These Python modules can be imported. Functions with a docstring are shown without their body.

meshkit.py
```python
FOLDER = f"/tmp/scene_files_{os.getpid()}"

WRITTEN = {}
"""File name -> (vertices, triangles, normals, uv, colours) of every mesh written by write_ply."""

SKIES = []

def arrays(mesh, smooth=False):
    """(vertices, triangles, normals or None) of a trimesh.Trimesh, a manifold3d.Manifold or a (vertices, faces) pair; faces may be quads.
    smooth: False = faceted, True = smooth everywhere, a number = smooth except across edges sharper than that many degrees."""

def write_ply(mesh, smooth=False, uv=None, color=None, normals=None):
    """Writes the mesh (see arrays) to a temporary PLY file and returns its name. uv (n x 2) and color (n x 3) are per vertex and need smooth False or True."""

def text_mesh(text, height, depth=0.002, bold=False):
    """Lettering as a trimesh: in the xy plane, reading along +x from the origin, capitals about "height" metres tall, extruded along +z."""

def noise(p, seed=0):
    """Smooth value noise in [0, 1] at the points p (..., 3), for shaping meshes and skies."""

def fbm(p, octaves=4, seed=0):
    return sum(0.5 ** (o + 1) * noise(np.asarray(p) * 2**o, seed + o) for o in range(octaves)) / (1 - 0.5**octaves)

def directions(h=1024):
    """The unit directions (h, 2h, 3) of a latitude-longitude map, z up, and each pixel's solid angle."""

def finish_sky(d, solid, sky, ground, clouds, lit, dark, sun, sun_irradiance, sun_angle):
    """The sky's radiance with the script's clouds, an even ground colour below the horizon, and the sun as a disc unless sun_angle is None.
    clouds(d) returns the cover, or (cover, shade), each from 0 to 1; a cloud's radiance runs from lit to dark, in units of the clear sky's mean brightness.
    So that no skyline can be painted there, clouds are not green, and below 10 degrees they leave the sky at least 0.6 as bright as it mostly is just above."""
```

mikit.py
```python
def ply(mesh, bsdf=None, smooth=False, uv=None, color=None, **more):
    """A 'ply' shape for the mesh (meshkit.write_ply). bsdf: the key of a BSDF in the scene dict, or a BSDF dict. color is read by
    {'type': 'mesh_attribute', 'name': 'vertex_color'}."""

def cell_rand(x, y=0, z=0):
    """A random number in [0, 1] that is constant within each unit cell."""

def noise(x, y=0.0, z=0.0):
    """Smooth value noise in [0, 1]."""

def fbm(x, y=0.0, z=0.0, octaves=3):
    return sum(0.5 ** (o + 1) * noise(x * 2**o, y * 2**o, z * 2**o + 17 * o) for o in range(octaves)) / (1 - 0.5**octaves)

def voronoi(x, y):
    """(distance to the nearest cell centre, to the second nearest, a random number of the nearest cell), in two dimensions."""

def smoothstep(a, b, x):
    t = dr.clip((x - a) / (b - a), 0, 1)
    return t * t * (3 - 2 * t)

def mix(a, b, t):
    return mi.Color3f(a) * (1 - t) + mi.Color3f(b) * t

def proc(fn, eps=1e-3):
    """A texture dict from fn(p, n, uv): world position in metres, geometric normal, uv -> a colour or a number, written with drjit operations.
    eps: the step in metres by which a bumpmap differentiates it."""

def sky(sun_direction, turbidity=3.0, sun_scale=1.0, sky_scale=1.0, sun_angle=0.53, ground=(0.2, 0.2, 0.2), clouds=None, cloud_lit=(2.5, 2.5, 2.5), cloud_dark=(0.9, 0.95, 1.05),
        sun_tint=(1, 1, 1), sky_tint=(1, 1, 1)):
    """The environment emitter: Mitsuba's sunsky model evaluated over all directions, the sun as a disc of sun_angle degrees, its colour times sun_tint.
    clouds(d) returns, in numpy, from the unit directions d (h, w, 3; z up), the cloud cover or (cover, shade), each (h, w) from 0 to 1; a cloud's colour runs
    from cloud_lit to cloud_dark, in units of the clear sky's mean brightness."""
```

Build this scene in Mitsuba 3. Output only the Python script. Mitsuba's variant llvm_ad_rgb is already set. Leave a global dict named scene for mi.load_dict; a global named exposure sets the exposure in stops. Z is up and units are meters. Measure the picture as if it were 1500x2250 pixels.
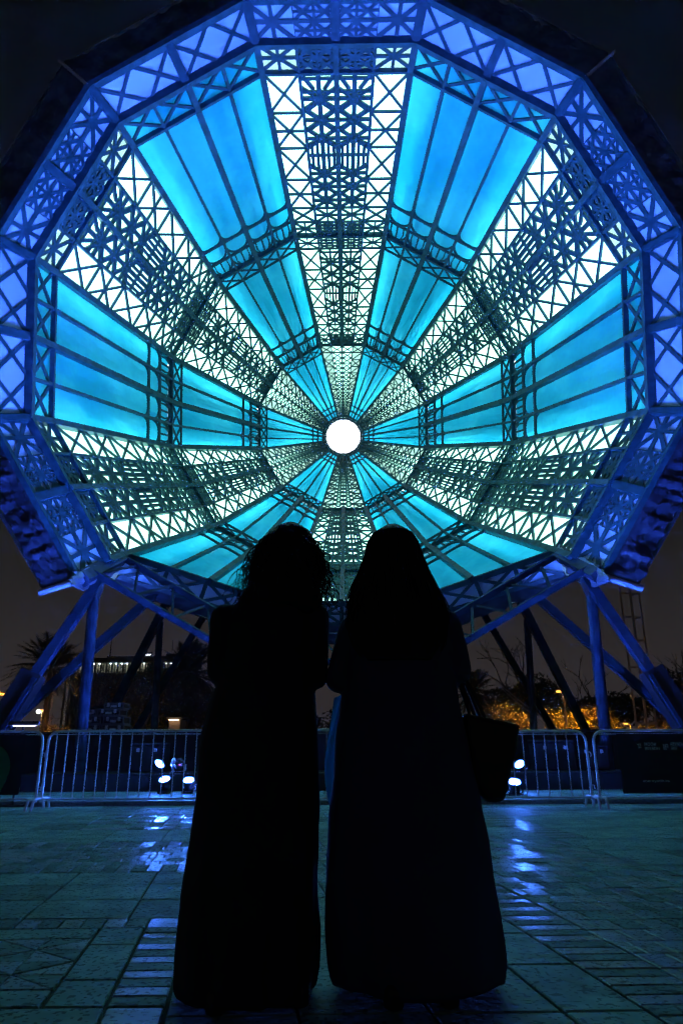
import math, random
import numpy as np, trimesh, manifold3d, shapely, drjit as dr
from shapely.geometry import LineString, Polygon, Point, box as sbox
from shapely.ops import unary_union
from shapely import affinity
import mitsuba as mi, mikit, meshkit

rng = np.random.default_rng(7)
random.seed(7)
T = mi.ScalarTransform4f
scene, labels = {'type': 'scene'}, {}

# ------------------------------------------------------------------ camera, sky, exposure
EYE = np.array([0, 0, .82])
PITCH, ROLL, YAW = np.radians([18.69, -.2625, -.3148])
fwd = np.array([np.sin(YAW)*np.cos(PITCH), np.cos(YAW)*np.cos(PITCH), np.sin(PITCH)])
rgt = np.array([np.cos(YAW), -np.sin(YAW), 0])
upv = np.cross(rgt, fwd)
upr = -np.sin(ROLL)*rgt + np.cos(ROLL)*upv
scene['camera'] = {'type': 'perspective', 'fov': 2*math.degrees(math.atan(750/1530)), 'fov_axis': 'x',
                   'near_clip': .05, 'far_clip': 4000.,
                   'to_world': T().look_at(origin=EYE.tolist(), target=(EYE+fwd).tolist(), up=upr.tolist())}
exposure = 5.0                    # a night exposure: the lamps below are given for exposure 0 and divided by 2**exposure
DIM = 2.0**-exposure


def night_haze(d):
    e = np.degrees(np.arcsin(np.clip(d[..., 2], -1, 1)))
    n = meshkit.fbm(d*np.array([3., 3., 9.])+5, 3)
    return np.clip((np.exp(-e/10.)*.98)*(.85+.3*n), 0, 1)


scene['sky'] = mikit.sky([.4, -.9, .06], turbidity=3, sun_scale=0.0, sky_scale=.1*DIM, clouds=night_haze,
                         cloud_lit=(17., 14., 15.4), cloud_dark=(3, 2.6, 3), ground=(.1, .1, .1))

WHITE_L = (1.3, 3.1, 2.35)      # radiance of the backlit white fabric
WHITE_DIM = (.5, 1.0, .8)
HUB_L = (1.25, 1.35, 1.45)
STRIP_L = (17., 17., 17.)        # lamp strips behind the blue fabric
FLOOD_L = (40., 140., 850.)     # blue flood lamp lenses
BEAM_I = (30., 92., 640.)       # and their beams
AMBER_L = (3.2, 1.25, .16)
HAZE = .0006
AMBER_I = (480., 185., 13.)

# ------------------------------------------------------------------ materials


def rgb(*c):
    return {'type': 'rgb', 'value': list(c)}


def principled(c, rough=.5, **k):
    return {'type': 'principled', 'base_color': c if isinstance(c, dict) else rgb(*c), 'roughness': rough, **k}


def two(b):
    return {'type': 'twosided', 'bsdf': b}


def speckle(a, b, f, amount=1.0):
    def fn(p, n, uv):
        g = mikit.fbm(p.x*f, p.y*f, p.z*f, 3)
        return mikit.mix(a, b, mikit.smoothstep(.3, .7, g)*amount)
    return mikit.proc(fn)


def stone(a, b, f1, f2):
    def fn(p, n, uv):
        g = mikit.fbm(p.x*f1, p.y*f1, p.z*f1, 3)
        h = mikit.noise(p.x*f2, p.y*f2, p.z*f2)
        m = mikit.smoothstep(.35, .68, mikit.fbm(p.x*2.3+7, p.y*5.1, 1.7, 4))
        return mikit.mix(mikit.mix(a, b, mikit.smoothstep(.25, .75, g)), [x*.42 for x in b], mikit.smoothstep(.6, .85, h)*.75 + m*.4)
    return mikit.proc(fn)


def grain(f, k):
    def fn(p, n, uv):
        return mikit.fbm(p.x*f, p.y*f, p.z*f, 3)*k
    return mikit.proc(fn, eps=.002)


def cloth_dye(p, n, uv):
    g = mikit.fbm(p.x*.7, p.y*.7, p.z*.7, 3)*.85+mikit.fbm(p.x*7.+9, p.y*7., p.z*7., 2)*.15
    return mikit.mix((.008, .42, .63), (.03, .57, .75), mikit.smoothstep(.3, .7, g))


M = {
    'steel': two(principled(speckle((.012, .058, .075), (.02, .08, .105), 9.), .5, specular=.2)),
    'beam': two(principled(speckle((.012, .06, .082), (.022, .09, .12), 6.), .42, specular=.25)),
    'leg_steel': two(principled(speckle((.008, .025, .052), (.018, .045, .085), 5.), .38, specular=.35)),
    'blue_fabric': {'type': 'principledthin', 'base_color': {**mikit.proc(cloth_dye)}, 'roughness': .6, 'diff_trans': 1.35, 'spec_trans': 0.0},
    'white_fabric': two({'type': 'diffuse', 'reflectance': rgb(.7, .74, .72)}),
    'thin_white': {'type': 'principledthin', 'base_color': rgb(.62, .72, .7), 'roughness': .7, 'diff_trans': .7, 'spec_trans': 0.0},
    'brim_fabric': two(principled((.58, .66, .76), .55)),
    'black_cover': two(principled(speckle((.026, .034, .062), (.05, .062, .105), 4.), .3, specular=.55)),
    'cover_lining': two({'type': 'diffuse', 'reflectance': rgb(.78, .8, .8)}),
    'film': two(principled((.16, .18, .23), .25, metallic=.5, specular=.6)),
    'bright_metal': two(principled((.72, .75, .8), .25, metallic=.4, specular=.7)),
    'galv': two(principled(speckle((.5, .53, .56), (.68, .7, .73), 14.), .32, specular=.8)),
    'black': two(principled((.022, .022, .026), .5)),
    'black_satin': two(principled((.02, .021, .026), .38)),
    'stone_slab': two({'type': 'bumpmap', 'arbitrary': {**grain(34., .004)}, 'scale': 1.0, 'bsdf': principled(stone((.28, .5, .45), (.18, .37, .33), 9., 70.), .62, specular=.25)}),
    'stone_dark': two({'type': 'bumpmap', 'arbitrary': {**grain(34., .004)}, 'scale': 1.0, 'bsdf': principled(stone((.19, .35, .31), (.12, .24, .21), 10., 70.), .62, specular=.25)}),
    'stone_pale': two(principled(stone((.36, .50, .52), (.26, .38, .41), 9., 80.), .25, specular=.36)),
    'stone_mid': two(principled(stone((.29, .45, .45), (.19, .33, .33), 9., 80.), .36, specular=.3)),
    'joint': two({'type': 'diffuse', 'reflectance': rgb(.1, .115, .1)}),
    'soil': two({'type': 'diffuse', 'reflectance': speckle((.05, .05, .048), (.09, .085, .08), .6)}),
    'kerb': two(principled(stone((.2, .21, .2), (.14, .15, .14), 8., 50.), .6)),
}
for k_, v_ in M.items():
    scene['mat_'+k_] = v_


def B(m):
    return {'type': 'ref', 'id': 'mat_'+m}

# ------------------------------------------------------------------ naming helpers


def numbered(name):
    if name not in USED:
        USED[name] = 0
        return name
    USED[name] += 1
    return f'{name}_{USED[name]:03d}'


USED = {}


def tag(key, label=None, cat=None, group=None, kind=None):
    d = labels.setdefault(key, {})
    for k, v in (('label', label), ('category', cat), ('group', group), ('kind', kind)):
        if v:
            d[k] = v


def thing(name, label=None, cat=None, group=None, kind=None):
    k = numbered(name)
    tag(k, label, cat, group, kind)
    return k


def put(name, mesh, mat, parent=None, smooth=False, to=None, **more):
    """One entry of the scene from a mesh, or from a ply dict made before."""
    k = numbered(f'{parent}__{name}' if parent else name)
    d = mesh if isinstance(mesh, dict) else mikit.ply(mesh, 'mat_'+mat, smooth=smooth)
    d = {**d, **more}
    if to is not None:
        d['to_world'] = T(to)
    scene[k] = d
    return k


def cat(ms):
    ms = [m for m in ms if m is not None]
    return trimesh.util.concatenate(ms) if len(ms) > 1 else ms[0]


def nrm(v):
    v = np.asarray(v, float)
    return v/np.linalg.norm(v)


def beam(p, q, w, h, up=(0, 0, 1), off=0.):
    """A box bar from p to q, w wide and h deep along up."""
    p, q = np.asarray(p, float), np.asarray(q, float)
    L = np.linalg.norm(q-p)
    x = (q-p)/L
    s = np.cross(up, x)
    if np.linalg.norm(s) < 1e-6:
        s = np.cross((1, 0, 0), x)
    s = nrm(s)
    u = np.cross(x, s)
    m = trimesh.creation.box((L, w, h))
    A = np.eye(4)
    A[:3, 0], A[:3, 1], A[:3, 2], A[:3, 3] = x, s, u, (p+q)/2+u*off
    m.apply_transform(A)
    return m


def tube(pts, r, n=8, closed=False, caps=True):
    """A swept tube through the points; r a number or one per point."""
    P = np.asarray(pts, float)
    R = np.broadcast_to(np.asarray(r, float), (len(P),))
    d = np.gradient(P, axis=0)
    d /= np.linalg.norm(d, axis=1, keepdims=True)+1e-12
    a = np.cross(d[0], (0, 0, 1.))
    if np.linalg.norm(a) < 1e-3:
        a = np.cross(d[0], (1., 0, 0))
    a = nrm(a)
    V = []
    th = np.linspace(0, 2*np.pi, n, endpoint=False)
    for i in range(len(P)):
        a = nrm(a-d[i]*np.dot(a, d[i]))
        b = np.cross(d[i], a)
        V.append(P[i]+R[i]*(np.cos(th)[:, None]*a+np.sin(th)[:, None]*b))
    V = np.vstack(V)
    F = []
    for i in range(len(P)-1):
        for j in range(n):
            j2 = (j+1) % n
            F += [[i*n+j, i*n+j2, (i+1)*n+j2], [i*n+j, (i+1)*n+j2, (i+1)*n+j]]
    if caps:
        V = np.vstack([V, P[0], P[-1]])
        e = (len(P)-1)*n
        for j in range(n):
            F += [[len(V)-2, (j+1) % n, j], [len(V)-1, e+j, e+(j+1) % n]]
    return trimesh.Trimesh(V, np.array(F), process=False)


def rounded_path(pts, r, n=5):
    """The polyline with its inner corners rounded."""
    P = [np.asarray(p, float) for p in pts]
    out = [P[0]]
    for a, b, c in zip(P[:-2], P[1:-1], P[2:]):
        u, v = nrm(a-b), nrm(c-b)
        k = min(r, np.linalg.norm(a-b)*.49, np.linalg.norm(c-b)*.49)
        for t in np.linspace(0, 1, n):
            out.append((1-t)**2*(b+u*k)+2*t*(1-t)*b+t*t*(b+v*k))
    return np.array(out+[P[-1]])


def bx(x0, x1, y0, y1, z0, z1):
    m = trimesh.creation.box((x1-x0, y1-y0, z1-z0))
    m.apply_translation(((x0+x1)/2, (y0+y1)/2, (z0+z1)/2))
    return m


def bevel_box(x0, x1, y0, y1, z0, z1, b=.01):
    h = np.array([(sx*(x1-x0)/2, sy*(y1-y0)/2, sz*(z1-z0)/2) for sx in (-1, 1) for sy in (-1, 1) for sz in (-1, 1)])
    pts = []
    for c in h:
        for k in range(3):
            d = -np.sign(c)*b
            d[k] = 0
            pts.append(c+d)
    m = trimesh.convex.convex_hull(np.array(pts))
    m.apply_translation(((x0+x1)/2, (y0+y1)/2, (z0+z1)/2))
    return m


# ------------------------------------------------------------------ the setting: ground
tag(put('ground', trimesh.Trimesh([[-450, 15.8, .03], [450, 15.8, .03], [450, 900, .03], [-450, 900, .03], [-450, -80, -.035], [450, -80, -.035], [450, 15.8, -.035], [-450, 15.8, -.035]],
                                  [[0, 1, 2], [0, 2, 3], [4, 5, 6], [4, 6, 7]], process=False), 'soil'), kind='structure')
plaza = put('plaza', trimesh.Trimesh([[-30, -12, -.012], [30, -12, -.012], [30, 11.3, -.012], [-30, 11.3, -.012]], [[0, 1, 2], [0, 2, 3]], process=False), 'joint')
tag(plaza, kind='structure')
KERB_Y = 11.3


def st(s, t):
    return np.array([s-.15*t, t+.03*s])


def paver_poly(cs, jz=.0015, gap=.0036, bev=.005, th=.03):
    """A stone with a small bevel from its corners in paving coordinates."""
    P = np.array([st(*c) for c in cs])
    pg = Polygon(P).buffer(-gap, join_style=2)
    if pg.is_empty:
        return None
    P = np.array(pg.exterior.coords)[:-1]
    if shapely.geometry.polygon.LinearRing(P).is_ccw is False:
        P = P[::-1]
    Q = np.array(Polygon(P).buffer(-bev, join_style=2).exterior.coords)[:-1]
    if len(Q) != len(P):
        Q = P+(P.mean(0)-P)*.03
    else:
        if shapely.geometry.polygon.LinearRing(Q).is_ccw is False:
            Q = Q[::-1]
        k = np.argmin(np.linalg.norm(Q-P[0], axis=1))
        Q = np.roll(Q, -k, axis=0)
    n = len(P)
    dz, tx, ty = rng.normal(0, jz), *rng.normal(0, .0022, 2)
    c = P.mean(0)
    def top(p):
        return dz+(p[:, 0]-c[0])*tx+(p[:, 1]-c[1])*ty
    V = np.vstack([np.c_[Q, top(Q)], np.c_[P, top(P)-bev*.8], np.c_[P, np.full(n, -th)]])
    F = [[0, i, i+1] for i in range(1, n-1)]
    for i in range(n):
        j = (i+1) % n
        F += [[i, n+i, n+j], [i, n+j, j], [n+i, 2*n+i, 2*n+j], [n+i, 2*n+j, n+j]]
    return trimesh.Trimesh(V, F, process=False)


bricks, slabs = [], []


def brick(s0, s1, t0, t1, m):
    bricks.append((paver_poly([(s0, t0), (s1, t0), (s1, t1), (s0, t1)], .0011), m, t0, s0))


def slab(s0, s1, t0, t1, m='stone_slab'):
    slabs.append((paver_poly([(s0, t0), (s1, t0), (s1, t1), (s0, t1)], .0012, .006), m, t0, s0))


def slabs_rows(s0, s1, ts, w, m=('stone_slab', 'stone_slab', 'stone_dark')):
    for i, (a, b) in enumerate(zip(ts[:-1], ts[1:])):
        n = max(1, int(round((s1-s0)/w)))
        off = 0
        xs = np.linspace(s0, s1, n+1)
        for x0, x1 in zip(xs[:-1], xs[1:]):
            slab(x0, x1, a, b, m[rng.integers(len(m))])


# near rows
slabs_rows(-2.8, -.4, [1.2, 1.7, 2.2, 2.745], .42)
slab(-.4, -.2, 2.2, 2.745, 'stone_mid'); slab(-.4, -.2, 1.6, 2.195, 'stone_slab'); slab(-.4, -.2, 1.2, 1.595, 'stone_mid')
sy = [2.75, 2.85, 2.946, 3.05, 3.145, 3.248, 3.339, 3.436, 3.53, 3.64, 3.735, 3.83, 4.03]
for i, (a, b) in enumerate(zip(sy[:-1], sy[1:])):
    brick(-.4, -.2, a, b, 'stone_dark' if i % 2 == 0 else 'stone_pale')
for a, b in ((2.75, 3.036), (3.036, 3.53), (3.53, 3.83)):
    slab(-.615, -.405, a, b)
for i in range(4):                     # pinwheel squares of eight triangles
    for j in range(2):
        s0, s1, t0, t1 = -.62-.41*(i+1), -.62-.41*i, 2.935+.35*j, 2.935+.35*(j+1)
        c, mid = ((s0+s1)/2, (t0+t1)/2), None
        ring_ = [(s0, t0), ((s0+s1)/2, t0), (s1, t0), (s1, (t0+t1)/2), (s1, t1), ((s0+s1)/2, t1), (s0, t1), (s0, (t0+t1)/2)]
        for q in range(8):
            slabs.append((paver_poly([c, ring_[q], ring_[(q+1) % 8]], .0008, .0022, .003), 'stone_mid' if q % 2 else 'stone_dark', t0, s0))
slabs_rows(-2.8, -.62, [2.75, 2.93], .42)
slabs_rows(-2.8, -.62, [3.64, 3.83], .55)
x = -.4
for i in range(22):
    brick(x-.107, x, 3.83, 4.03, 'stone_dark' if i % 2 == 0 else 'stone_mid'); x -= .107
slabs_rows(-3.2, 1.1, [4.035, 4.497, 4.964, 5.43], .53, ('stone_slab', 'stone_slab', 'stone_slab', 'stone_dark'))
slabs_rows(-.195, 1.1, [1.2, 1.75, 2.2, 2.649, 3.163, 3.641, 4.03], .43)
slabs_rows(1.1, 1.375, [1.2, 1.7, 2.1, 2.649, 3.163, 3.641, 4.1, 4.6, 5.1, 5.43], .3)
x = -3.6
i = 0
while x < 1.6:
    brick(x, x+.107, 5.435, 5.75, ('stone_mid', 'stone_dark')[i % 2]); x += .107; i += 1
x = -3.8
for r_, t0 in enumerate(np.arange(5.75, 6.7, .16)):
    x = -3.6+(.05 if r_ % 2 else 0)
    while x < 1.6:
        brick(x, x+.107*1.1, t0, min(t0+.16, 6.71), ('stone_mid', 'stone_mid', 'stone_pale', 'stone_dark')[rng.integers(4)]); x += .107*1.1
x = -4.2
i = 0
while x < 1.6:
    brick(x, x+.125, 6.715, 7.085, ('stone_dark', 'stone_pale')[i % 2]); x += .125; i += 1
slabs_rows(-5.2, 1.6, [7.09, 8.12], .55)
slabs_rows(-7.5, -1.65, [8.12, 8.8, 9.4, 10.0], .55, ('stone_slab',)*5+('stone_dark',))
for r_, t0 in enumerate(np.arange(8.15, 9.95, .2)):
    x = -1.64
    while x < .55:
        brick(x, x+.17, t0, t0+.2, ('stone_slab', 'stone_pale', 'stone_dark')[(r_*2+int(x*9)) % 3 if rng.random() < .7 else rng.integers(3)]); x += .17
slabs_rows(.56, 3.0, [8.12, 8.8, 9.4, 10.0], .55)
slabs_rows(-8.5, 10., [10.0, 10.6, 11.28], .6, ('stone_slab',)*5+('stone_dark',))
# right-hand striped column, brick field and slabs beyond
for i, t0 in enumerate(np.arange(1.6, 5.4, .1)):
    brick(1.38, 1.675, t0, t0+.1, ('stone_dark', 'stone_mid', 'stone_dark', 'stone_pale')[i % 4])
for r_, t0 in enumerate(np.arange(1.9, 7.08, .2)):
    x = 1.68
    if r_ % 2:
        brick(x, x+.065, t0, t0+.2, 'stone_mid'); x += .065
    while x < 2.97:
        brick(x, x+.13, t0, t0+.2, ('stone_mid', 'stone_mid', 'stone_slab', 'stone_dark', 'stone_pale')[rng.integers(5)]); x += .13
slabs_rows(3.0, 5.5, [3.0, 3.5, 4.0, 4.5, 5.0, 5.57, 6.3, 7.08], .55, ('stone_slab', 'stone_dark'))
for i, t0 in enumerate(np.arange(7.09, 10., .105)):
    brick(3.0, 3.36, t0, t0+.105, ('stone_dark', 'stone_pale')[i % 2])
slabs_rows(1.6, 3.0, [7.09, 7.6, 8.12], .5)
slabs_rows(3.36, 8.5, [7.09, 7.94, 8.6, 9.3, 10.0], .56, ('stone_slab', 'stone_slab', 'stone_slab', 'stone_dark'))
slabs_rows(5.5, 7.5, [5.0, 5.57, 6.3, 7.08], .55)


def lay(items, name, most):
    items = sorted([q for q in items if q[0] is not None], key=lambda q: -(1/(q[2]**2))*q[0].area)
    rest = {}
    for n, (m, mat_, t0, s0) in enumerate(items):
        if n < most:
            put(name, m, mat_, plaza)
        else:
            rest.setdefault(mat_, []).append(m)
    for mat_, ms in rest.items():
        tag(put('far_'+name+'s', cat(ms), mat_, plaza), kind='stuff')


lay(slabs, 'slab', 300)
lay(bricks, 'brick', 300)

# raised pavement behind the kerb
tag(put('pavement', bx(-30, 30, KERB_Y+.1, 15.79, -.03, .052), 'joint'), kind='structure')
kerb = thing('kerb', kind='structure')
xk = -9.
while xk < 9:
    put('kerb_stone', bevel_box(xk+.003, xk+.797, KERB_Y, KERB_Y+.15, -.03, .066, .008), 'kerb', kerb)
    xk += .8
ys = [KERB_Y+.155, 12.2, 13., 13.8]
for a, b in zip(ys[:-1], ys[1:]):
    for xa in np.arange(-8.4, 8.4, .8):
        m = bevel_box(xa+.004, xa+.796, a+.004, b-.004, .0, .06+rng.normal(0, .001), .004)
        put('slab', m, ('stone_slab', 'stone_slab', 'stone_dark')[rng.integers(3)], 'pavement')

# ------------------------------------------------------------------ the dome
TILT, AZ = math.radians(14.312), math.radians(.402)
ax = np.array([math.sin(AZ)*math.cos(TILT), math.cos(AZ)*math.cos(TILT), math.sin(TILT)])
ar = np.array([math.cos(AZ), -math.sin(AZ), 0])
au = np.cross(ar, ax)
DC = np.array([-.143, 14., 9.932])
D4 = np.eye(4)
D4[:3, 0], D4[:3, 1], D4[:3, 2], D4[:3, 3] = ar, au, -ax, DC
KA = math.cos(math.radians(15))
SA = math.sin(math.radians(15))
PR = {'o': (7.98, -.68), 'i': (7.42, 0.), 'r1': (7.2, .72), 'r2': (5.76, 6.60), 'r3': (3.317, 10.85), 'h': (.76, 13.0)}
CUT = .40                                    # how far up the first bay the three lowest sectors start


def sector(k):
    c, s = math.cos(math.radians(-30*k)), math.sin(math.radians(-30*k))
    R = np.eye(4)
    R[:2, :2] = [[c, -s], [s, c]]
    return D4 @ R


def dp(RZ, ang=0., apo=False):
    """A point in the dome's own frame: angle from the top, clockwise as seen from the front."""
    r, z = RZ
    if apo:
        r *= KA
    t = math.radians(ang)
    return np.array([r*math.sin(t), r*math.cos(t), -z])


def wp(RZ, ang):
    return (D4 @ np.r_[dp(RZ, ang), 1])[:3]


def lerp(a, b, t):
    return tuple(np.asarray(a)+(np.asarray(b)-np.asarray(a))*t)


class Bay:
    """The flat trapezoid of one sector between two rings: u across (0..1), v from the outer ring to the inner."""
    def __init__(self, A, C):
        self.A, self.C = A, C
        a, c = dp(A, 0, True), dp(C, 0, True)
        self.L = np.linalg.norm(c-a)
        self.et = (c-a)/self.L
        self.ex = np.array([1., 0, 0])
        self.n = np.cross(self.ex, self.et)           # points outwards
        self.a = a
        self.w0, self.w1 = A[0]*SA, C[0]*SA

    def uv(self, u, v):
        w = self.w0+(self.w1-self.w0)*v
        return ((2*u-1)*w, v*self.L)

    def m4(self, d):
        M4 = np.eye(4)
        M4[:3, 0], M4[:3, 1], M4[:3, 2], M4[:3, 3] = self.ex, self.et, self.n, self.a+self.n*d
        return M4

    def line(self, pts, w, k=0.):
        return LineString([self.uv(*p) for p in pts]).buffer(w/2, cap_style=2, join_style=2)

    def poly(self, pts):
        return Polygon([self.uv(*p) for p in pts])

    def solid(self, shp, d0, th):
        geoms = [g for g in getattr(shp, 'geoms', [shp]) if isinstance(g, Polygon) and g.area > 1e-5]
        if not geoms:
            return None
        m = cat([trimesh.creation.extrude_polygon(g, th, engine='earcut') for g in geoms])
        m.apply_transform(self.m4(d0))
        return m

    def cell(self, u0, u1, v0, v1):
        return self.poly([(u0, v0), (u1, v0), (u1, v1), (u0, v1)])

    def p3(self, u, v, d=0.):
        x, t = self.uv(u, v)
        return self.a+self.ex*x+self.et*t+self.n*d


def X(b, u0, u1, v0, v1, w):
    return [b.line([(u0, v0), (u1, v1)], w), b.line([(u1, v0), (u0, v1)], w)]


def star(b, u0, u1, v0, v1, w, hub=True):
    um, vm = (u0+u1)/2, (v0+v1)/2
    out = X(b, u0, u1, v0, v1, w)+[b.line([(u0, vm), (u1, vm)], w), b.line([(um, v0), (um, v1)], w)]
    if hub:
        out.append(Point(b.uv(um, vm)).buffer(w*1.15, 8))
    return out


def dense(b, u0, u1, v0, v1, w):
    um, vm = (u0+u1)/2, (v0+v1)/2
    out = star(b, u0, u1, v0, v1, w)
    out.append(b.line([(u0, vm), (um, v0), (u1, vm), (um, v1), (u0, vm)], w))
    for f in (.25, .75):
        out.append(b.line([(u0, v0+(v1-v0)*f), (u1, v0+(v1-v0)*f)], w*.8))
    return out


def plain_column(b, u0, u1, v0, v1, w, n=4):
    """Crosses one above the other, every second one with a bar through its middle."""
    out = []
    vs = np.linspace(v0, v1, n+1)
    for i in range(n):
        out += X(b, u0, u1, vs[i], vs[i+1], w)
        out.append(b.line([(u0, vs[i+1]), (u1, vs[i+1])], w))
        if i % 2:
            out.append(b.line([(u0, (vs[i]+vs[i+1])/2), (u1, (vs[i]+vs[i+1])/2)], w))
    return out


def rich_column(b, u0, u1, v0, v1, w):
    """The dense ornament of the two inner columns: stars, ladder bars and a block of long slots."""
    def V(f):
        return v0+(v1-v0)*f
    um, du = (u0+u1)/2, (u1-u0)
    out = [b.line([(um, v0), (um, v1)], w*1.25)]
    for f in (.035, .115, .155):
        out.append(b.line([(u0, V(f)), (u1, V(f))], w*.8))
    nodes = [.16, .30, .43, .70, .81, .93]
    for f in nodes:
        r = .072
        out += star(b, u0, u1, V(f-r), V(f+r), w)
        out.append(Point(b.uv(um, V(f))).buffer(w*1.75, 8))
    for f in (.235, .37, .755, .87):
        out.append(b.line([(u0+du*.12, V(f)), (um, V(f-.06)), (u1-du*.12, V(f)), (um, V(f+.06)), (u0+du*.12, V(f))], w*.85))
    for q in (.14, .32, .68, .86):
        out.append(b.line([(u0+du*q, V(.46)), (u0+du*q, V(.655))], w*.85))
    out.append(b.line([(u0, V(.555)), (u1, V(.555))], w*.8))
    out.append(b.line([(u0, V(.48)), (um, V(.43)), (u1, V(.48))], w))
    out.append(b.line([(u0, V(.64)), (um, V(.69)), (u1, V(.64))], w))
    for q in (0., 1.):
        out.append(b.line([(u0+du*abs(q-.02), V(0)), (u0+du*abs(q-.35), V(.1))], w))
    return out


def frame(b, u0, u1, v0, v1, w):
    return [b.line([(u0, v0), (u1, v0)], w), b.line([(u0, v1), (u1, v1)], w)]


def arc(b, u0, u1, v0, v1, w, n=18, p=2.6):
    """A round-bottomed loop hanging from (u0, v0) and (u1, v0) down to v1."""
    th = np.linspace(0, math.pi, n)
    cs, sn = np.cos(th), np.sin(th)
    um, hu = (u0+u1)/2, (u1-u0)/2
    pts = [(um-hu*np.sign(c)*abs(c)**(2/p), v0+(v1-v0)*abs(s)**(2/p)) for c, s in zip(cs, sn)]
    return b.line(pts, w), pts


def arch_column(b, u0, u1, vb, w):
    """The round end of one blue column, the loops below it and the barred loops at the ring. vb: v of the first bar, the second bar and the ring."""
    v1, v2, v3 = vb
    out = frame(b, u0, u1, v1, v2, w*1.25)
    round_, pts = arc(b, u0, u1, v1-.085, v1-.004, w*.8, p=3.2)
    out.append(round_)
    out.append(b.poly([(u0, v1-.085)]+pts[:len(pts)//2]+[(u0+(u1-u0)*.45, v1), (u0, v1)]).buffer(0))
    out.append(b.poly([(u1, v1-.085)]+pts[::-1][:len(pts)//2]+[(u0+(u1-u0)*.55, v1), (u1, v1)]).buffer(0))
    loop, _ = arc(b, u0, u1, v1+.004, v2-.008, w*.85)
    out.append(loop)
    loop, _ = arc(b, u0, u1, v2+.004, v3-.012, w*.85, p=2.2)
    out.append(loop)
    out.append(b.line([((u0+u1)/2, v2), ((u0+u1)/2, v3)], w*.8))
    q = (u1-u0)*.22
    out.append(b.line([(u0+q, v2), (u0+q*.9, v2+(v3-v2)*.5), (u0+q*1.6, v3)], w*.6))
    out.append(b.line([(u1-q, v2), (u1-q*.9, v2+(v3-v2)*.5), (u1-q*1.6, v3)], w*.6))
    return out


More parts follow.
